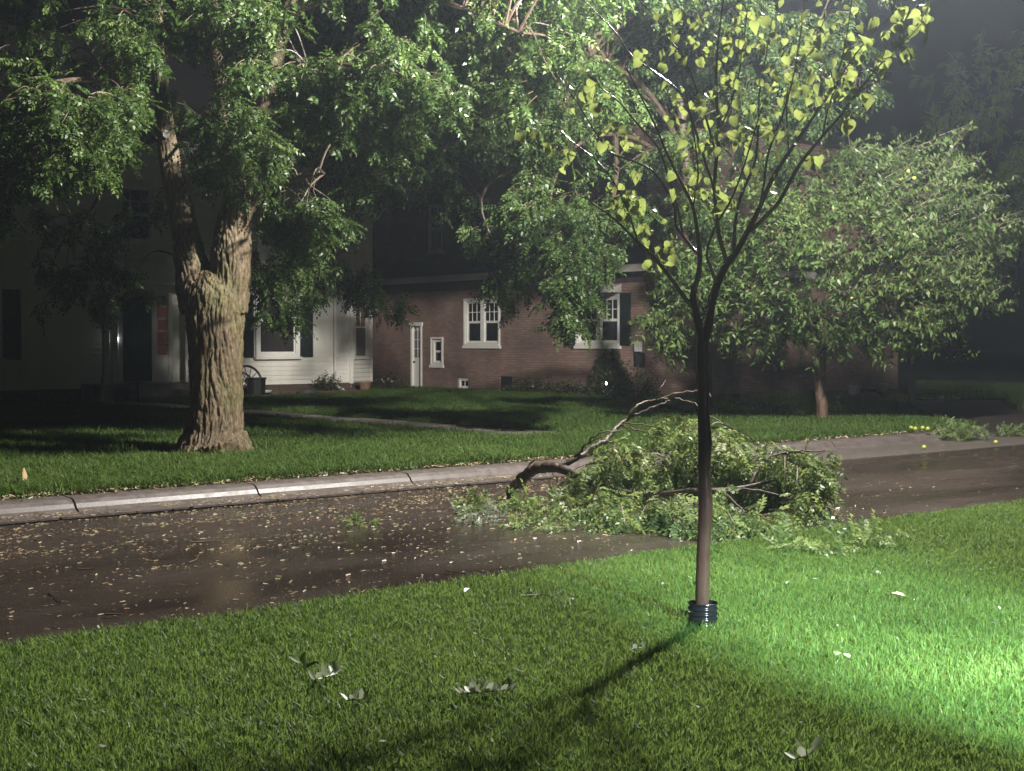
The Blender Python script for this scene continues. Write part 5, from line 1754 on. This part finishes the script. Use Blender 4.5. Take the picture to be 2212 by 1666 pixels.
cnt = 0
while cnt < 13500:
    x, y = rng.uniform(2.5, 13.5), rng.uniform(7.2, 12.45)
    far = (y - 7.2) / 5.2
    c1 = .5 + .5 * noise.noise((x * .9, y * 2.2, 0))
    c2 = .5 + .5 * noise.noise((x * 2.8 + 5, y * 5.5, 2))
    p = (0.16 + 1.0 * far ** 1.3) * (c1 * c2 * 2.2) ** 1.6 * (1.0 if x < 10 else max(.15, 1 - (x - 10) / 3.0))
    if rng.random() > p:
        continue
    zz = (road_z(y) if y < 12.1 else .026) + .004
    P.append((x, y, zz)); cnt += 1
    a = rng.normal() * .55
    T.append((math.cos(a), math.sin(a), rng.normal() * .12))
    N.append((rng.normal() * .35, rng.normal() * .35, 1))
    S.append(.008 + .034 * rng.random() ** 2.2)
for _ in range(2600):
    x, y = rng.uniform(2.5, 12.5), 12.44 - abs(rng.normal()) * .16
    if noise.noise((x * 1.3, 0, 7)) < -.1:
        continue
    P.append((x, y, .030 + .008 * rng.random())); a = rng.normal() * .5
    T.append((math.cos(a), math.sin(a), rng.normal() * .1)); N.append((rng.normal() * .4, rng.normal() * .4, 1)); S.append(.010 + .028 * rng.random() ** 2)
for _ in range(650):
    x, y = rng.uniform(10, 24), rng.uniform(7.3, 12.3)
    P.append((x, y, (road_z(y) if y < 11.2 else .026) + .006)); a = rng.random() * 6.3
    T.append((math.cos(a), math.sin(a), rng.normal() * .1)); N.append((rng.normal() * .3, rng.normal() * .3, 1)); S.append(.014 + .03 * rng.random() ** 2)
for _ in range(900):
    x = rng.uniform(2.4, 12)
    y = 7.13 + abs(rng.normal()) * .10
    P.append((x, y, .008)); a = rng.random() * 6.3
    T.append((math.cos(a), math.sin(a), rng.normal() * .2)); N.append((rng.normal() * .4, rng.normal() * .4, 1)); S.append(.010 + .018 * rng.random())
lit = instances('leaf_litter', chip[0], chip[1], P, T, N, S, M['litter'], None)
tag(lit, 'tan leaf scraps and seeds scattered over the wet street', 'litter', kind='stuff')
P, T, N, S = [], [], [], []
for _ in range(2600):
    x = rng.uniform(2.5, 21)
    y = 12.86 + rng.normal() * .06 + .03
    P.append((x, y, ZL + .012 + .03 * rng.random())); a = rng.random() * 6.3
    T.append((math.cos(a), math.sin(a), rng.normal() * .3)); N.append((rng.normal() * .5, rng.normal() * .5, 1)); S.append(.025 + .035 * rng.random())
lit = instances('leaf_litter', chip[0], chip[1], P, T, N, S, M['litter'], None)
tag(lit, 'brown leaf litter washed along the grass edge of the kerb', 'litter', kind='stuff')

P, T, N, S, R_ = [], [], [], [], []
while len(P) < 420:
    x, y = rng.uniform(1.5, 11), rng.uniform(1.0, 7.0)
    if rng.random() > .25 + .75 * (.5 + .5 * noise.noise((x * .8, y * .8, 5))) ** 2:
        continue
    P.append((x, y, ZN + .035 + .03 * rng.random())); a = rng.random() * 6.3
    T.append((math.cos(a), math.sin(a), rng.normal() * .4)); N.append((rng.normal() * .6, rng.normal() * .6, 1))
    S.append(.012 + .03 * rng.random() ** 2.5); R_.append(rng.random())
lit = instances('leaf_scraps', OVATE[0], OVATE[1], P, T, N, S, M['pale_leaf'], None, np.array(R_))
tag(lit, 'small pale leaf scraps scattered through the near lawn', 'litter', kind='stuff')

# ================================================================== GARDEN THINGS
def shrub(name, label, cat, c, rx, ry, rz, n, size, mat, cone=False, flowers=0, template=OVATE, group=None):
    t = thing(name, label, cat, tuple(c), group)
    f_ = Foliage()
    for d in rand_dir(n):
        h = rng.random()
        if cone:
            k_ = (1 - h) ** .75
            a = rng.random() * 2 * PI
            o = np.array(c) + np.array([math.cos(a) * rx * k_, math.sin(a) * ry * k_, h * rz])
            dd = np.array([math.cos(a), math.sin(a), .5])
        else:
            o = np.array(c) + np.array([d[0] * rx, d[1] * ry, abs(d[2]) * rz]) * (.4 + .6 * rng.random())
            dd = np.array([d[0], d[1], abs(d[2]) + .5])
        f_.spray(o, dd, size * 4, 8, size, droop=.2, twig_r=.004, hang=0)
    f_.build(template, mat, t, name='foliage', twig_name='stems')
    if flowers:
        P_, T_, N_, S_ = [], [], [], []
        for d in rand_dir(flowers):
            o = np.array(c) + np.array([d[0] * rx * .9, d[1] * ry * .9, rz * (.6 + .5 * rng.random())])
            for q_ in range(5):
                P_.append(o); T_.append(rng.normal(size=3) + np.array([0, 0, .4])); N_.append(rng.normal(size=3)); S_.append(.06)
        instances('flowers', OVATE[0], OVATE[1], P_, T_, N_, S_, M['flower'], t)
    return t


g = ground(1322, 846, ZL)
shrub('conical_shrub', 'clipped cone-shaped evergreen against the brick wall', 'shrub', (25.9, 26.35, ZL), .45, .48, 1.2, 520, .06, M['shrub'], cone=True)
shrub('shrub', 'small rounded bush at the white house downspout', 'shrub', (21.7, 33.5, ZL), .33, .3, .5, 110, .06, M['shrub'], group='low plants along the walls')
shrub('shrub', 'low leafy plants with pale flowers between the two houses', 'shrub', (24.6, 34.6, ZL), .45, .4, .35, 90, .09, M['shrub'], flowers=9, template=LANCE, group='low plants along the walls')
for i, (yy, lab, fl) in enumerate([(30.1, 'low ground cover just right of the cellar hatch', 0), (29.4, 'low plant with pink flower heads under the brick wall', 7), (28.6, 'low ground cover below the shuttered brick window', 0), (27.9, 'dark low plant beside the conical shrub', 0)]):
    shrub('shrub', lab, 'shrub', (26.05, yy, ZL), .33, .42, .28, 70, .07, M['shrub'], flowers=fl, group='low plants along the walls')
shrub('shrub', 'dark bush at the front corner of the brick house', 'shrub', (25.6, 25.2, ZL), .6, .6, .8, 160, .07, M['shrub'], group='low plants along the walls')

# wagon wheel leaning at the white house
wc = np.array([19.0, 33.25, .55])
ww = thing('wagon_wheel', 'old wooden wagon wheel standing beside the big trunk', 'wheel', (wc[0], wc[1], ZL))
m = MB()
ring = [(wc + np.array([math.cos(a) * .41, .12 * math.sin(a), math.sin(a) * .41])) for a in np.linspace(0, 2 * PI, 41)]
m.tube(ring, .032, 8, False)
m.build('rim', M['iron'], ww, smooth=True)
m = MB(); m.tube([wc + [0, -.09, .0], wc + [0, .09, .0]], .07, 10); m.build('hub', M['old_wood'], ww)
for i in range(12):
    a = 2 * PI * i / 12 + .12
    m = MB(); m.tube([wc, wc + np.array([math.cos(a) * .40, .12 * math.sin(a), math.sin(a) * .40])], .013, 6); m.build('spoke', M['old_wood'], ww)
m = MB()
m.lathe([(.001, ZL), (.20, ZL), (.24, ZL + .10), (.26, ZL + .48), (.28, ZL + .50), (.28, ZL + .53), (.24, ZL + .53), (.23, ZL + .45), (.001, ZL + .44)], 18.95, 32.75, 16)
tag(m.build('planter_tub', M['iron'], smooth=False), 'dark tub standing before the wagon wheel', 'tub')
tm_ = thing('landscape_edging', 'low timber edging along the white house bed', 'edging', (20.5, 33.0, ZL))
for i in range(4):
    MB().box(18.9 + i * .95, 18.9 + i * .95 + .93, 32.96, 33.08, ZL - .02, ZL + .12).build('timber', M['old_wood'], tm_)


def rock(label, c, r):
    m_ = MB()
    v, f = [], []
    n1, n2 = 10, 7
    for j in range(n2 + 1):
        for i_ in range(n1):
            th, ph = 2 * PI * i_ / n1, PI * j / n2
            d = np.array([math.sin(ph) * math.cos(th), math.sin(ph) * math.sin(th), math.cos(ph)])
            k_ = 1 + .3 * noise.noise(tuple(d * 1.6 + np.array(c)))
            v.append(tuple(np.array(c) + d * k_ * np.array(r)))
    for j in range(n2):
        for i_ in range(n1):
            f.append((j * n1 + i_, j * n1 + (i_ + 1) % n1, (j + 1) * n1 + (i_ + 1) % n1, (j + 1) * n1 + i_))
    m_.add(v, f)
    tag(m_.build('garden_rock', M['stone'], smooth=True), label, 'rock', 'stones in the flower bed')


rock('dark rock in the bed under the picture window', (20.55, 32.7, ZL + .08), (.32, .2, .17))
rock('small dark stone at the foot of the downspout', (22.45, 33.4, ZL + .05), (.16, .12, .12))
lg = MB()
lg.lathe([(.001, ZL), (.12, ZL), (.17, ZL + .26), (.19, ZL + .27), (.19, ZL + .31), (.15, ZL + .31), (.14, ZL + .24), (.001, ZL + .23)], 23.15, 33.75, 16)
tag(lg.build('flower_pot', M['terracotta']), 'round tan pot beneath the bay window', 'pot')
for x0, y0, lab in ((19.35, 32.9, 'white saucer at the edging near the wagon wheel'),):
    m = MB(); m.lathe([(.001, ZL + .12), (.12, ZL + .12), (.16, ZL + .17), (.15, ZL + .18), (.001, ZL + .14)], x0, y0, 14)
    tag(m.build('saucer', M['white_plastic']), lab, 'saucer')
# little path light by the conical shrub
pl = thing('path_light', 'tiny glowing garden light right of the conical shrub', 'light', (25.35, 25.9, ZL))
MB().tube([(25.35, 25.9, ZL), (25.35, 25.9, .50)], .012, 6).build('stake', M['iron'], pl)
m = MB(); m.lathe([(.001, .50), (.014, .51), (.018, .545), (.012, .57), (.001, .575)], 25.35, 25.9, 10); m.build('lamp_head', M['led'], pl, smooth=True)
# pale pots glimpsed under the fruit tree
for (x, y, lab) in ((1845, 852, 'white pot glimpsed under the fruit tree'), (1905, 848, 'pale bucket farther along under the fruit tree')):
    g = ground(x, y + 8, ZL)
    m = MB(); m.lathe([(.001, ZL), (.13, ZL), (.17, ZL + .30), (.19, ZL + .31), (.19, ZL + .34), (.15, ZL + .34), (.001, ZL + .30)], g[0], g[1], 14)
    tag(m.build('flower_pot', M['white_plastic']), lab, 'pot')

# ================================================================== LAMPS
lx, ly, lz = LAMP_POS
sl_ = thing('street_lamp', 'tall street lamp standing on the near verge', 'street lamp', (12.35, 5.7, ZN))
m = MB(); m.lathe([(.13, ZN - .05), (.13, ZN + .25), (.09, ZN + .3), (.055, 8.2), (.001, 8.22)], 12.35, 5.7, 14); m.build('pole', M['lamp_metal'], sl_, smooth=True)
P_, R_ = smooth_path([(12.35, 5.7, 7.9), (12.33, 6.2, 8.35), (12.27, 7.0, 8.52), (lx, ly - .3, 8.5)], [.04, .035, .03, .03], 5)
MB().tube(P_, R_, 8).build('arm', M['lamp_metal'], sl_, smooth=True)
m = MB(); m.box(lx - .16, lx + .16, ly - .35, ly + .35, lz + .20, lz + .32); m.build('lamp_housing', M['lamp_metal'], sl_)
MB().box(lx - .12, lx + .12, ly - .25, ly + .25, lz + .185, lz + .199).build('lamp_lens', M['lens'], sl_)
ld = bpy.data.lights.new('street_lamp_light', 'POINT')
ld.energy = LAMP_W
ld.color = (1.0, 0.96, 0.89)
ld.shadow_soft_size = 0.2
ld.use_nodes = True
nt = ld.node_tree
em = nt.nodes['Emission']
tc = nt.nodes.new('ShaderNodeTexCoord')
sp = nt.nodes.new('ShaderNodeSeparateXYZ')
nt.links.new(tc.outputs['Normal'], sp.inputs[0])
sq = nt.nodes.new('ShaderNodeMath'); sq.operation = 'MULTIPLY'
nt.links.new(sp.outputs[2], sq.inputs[0]); nt.links.new(sp.outputs[2], sq.inputs[1])
ad = nt.nodes.new('ShaderNodeMath'); ad.operation = 'ADD'; ad.inputs[1].default_value = .22
nt.links.new(sq.outputs[0], ad.inputs[0])
dv = nt.nodes.new('ShaderNodeMath'); dv.operation = 'DIVIDE'; dv.inputs[0].default_value = 1.0
nt.links.new(ad.outputs[0], dv.inputs[1])
nt.links.new(dv.outputs[0], em.inputs['Strength'])      # wide street optic: strongest toward the far houses
lo = bpy.data.objects.new('street_lamp_light', ld)
attach(lo, sl_, (lx, ly, lz + .12))

fp = np.array([3.7, -1.2, 2.5])
fl = thing('yard_floodlight', 'floodlight on a post beside the near lawn', 'floodlight', (fp[0], fp[1], ZN))
MB().tube([(fp[0], fp[1], ZN - .05), (fp[0], fp[1], 2.5)], .035, 8).build('post', M['iron'], fl)
tgt = ground(2100, 1415, ZN)
aim = U3(tgt - fp)
m = MB(); m.tube([fp - aim * .12, fp + aim * .02, fp + aim * .05], [.05, .09, .10], 12, True); m.build('lamp_head', M['iron'], fl, smooth=False)
fd = bpy.data.lights.new('floodlight_beam', 'SPOT')
fd.energy = FLOOD_W
fd.color = (0.76, 0.95, 1.0)
fd.spot_size = math.radians(29)
fd.spot_blend = 1.0
fd.shadow_soft_size = .04
fo_ = bpy.data.objects.new('floodlight_beam', fd)
attach(fo_, fl, tuple(fp + aim * .08))
fo_.rotation_euler = Vector(aim).to_track_quat('-Z', 'Y').to_euler()

# ================================================================== HAZE: thin rain mist
if HAZE > 0:
    m = MB().box(-302, 302, -302, 302, -1.2, 14.5)
    hz = bpy.data.materials.new('rain_mist')
    hz.use_nodes = True
    nt = hz.node_tree
    nt.nodes.remove(nt.nodes['Principled BSDF'])
    pv = nt.nodes.new('ShaderNodeVolumePrincipled')
    pv.inputs['Color'].default_value = (0.74, 0.85, 1.0, 1)
    pv.inputs['Density'].default_value = HAZE
    pv.inputs['Anisotropy'].default_value = 0.7
    nt.links.new(pv.outputs[0], nt.nodes['Material Output'].inputs['Volume'])
    h = m.build('haze', hz)
    tag(h, 'thin rain mist hanging in the lamplight', 'haze', kind='stuff')
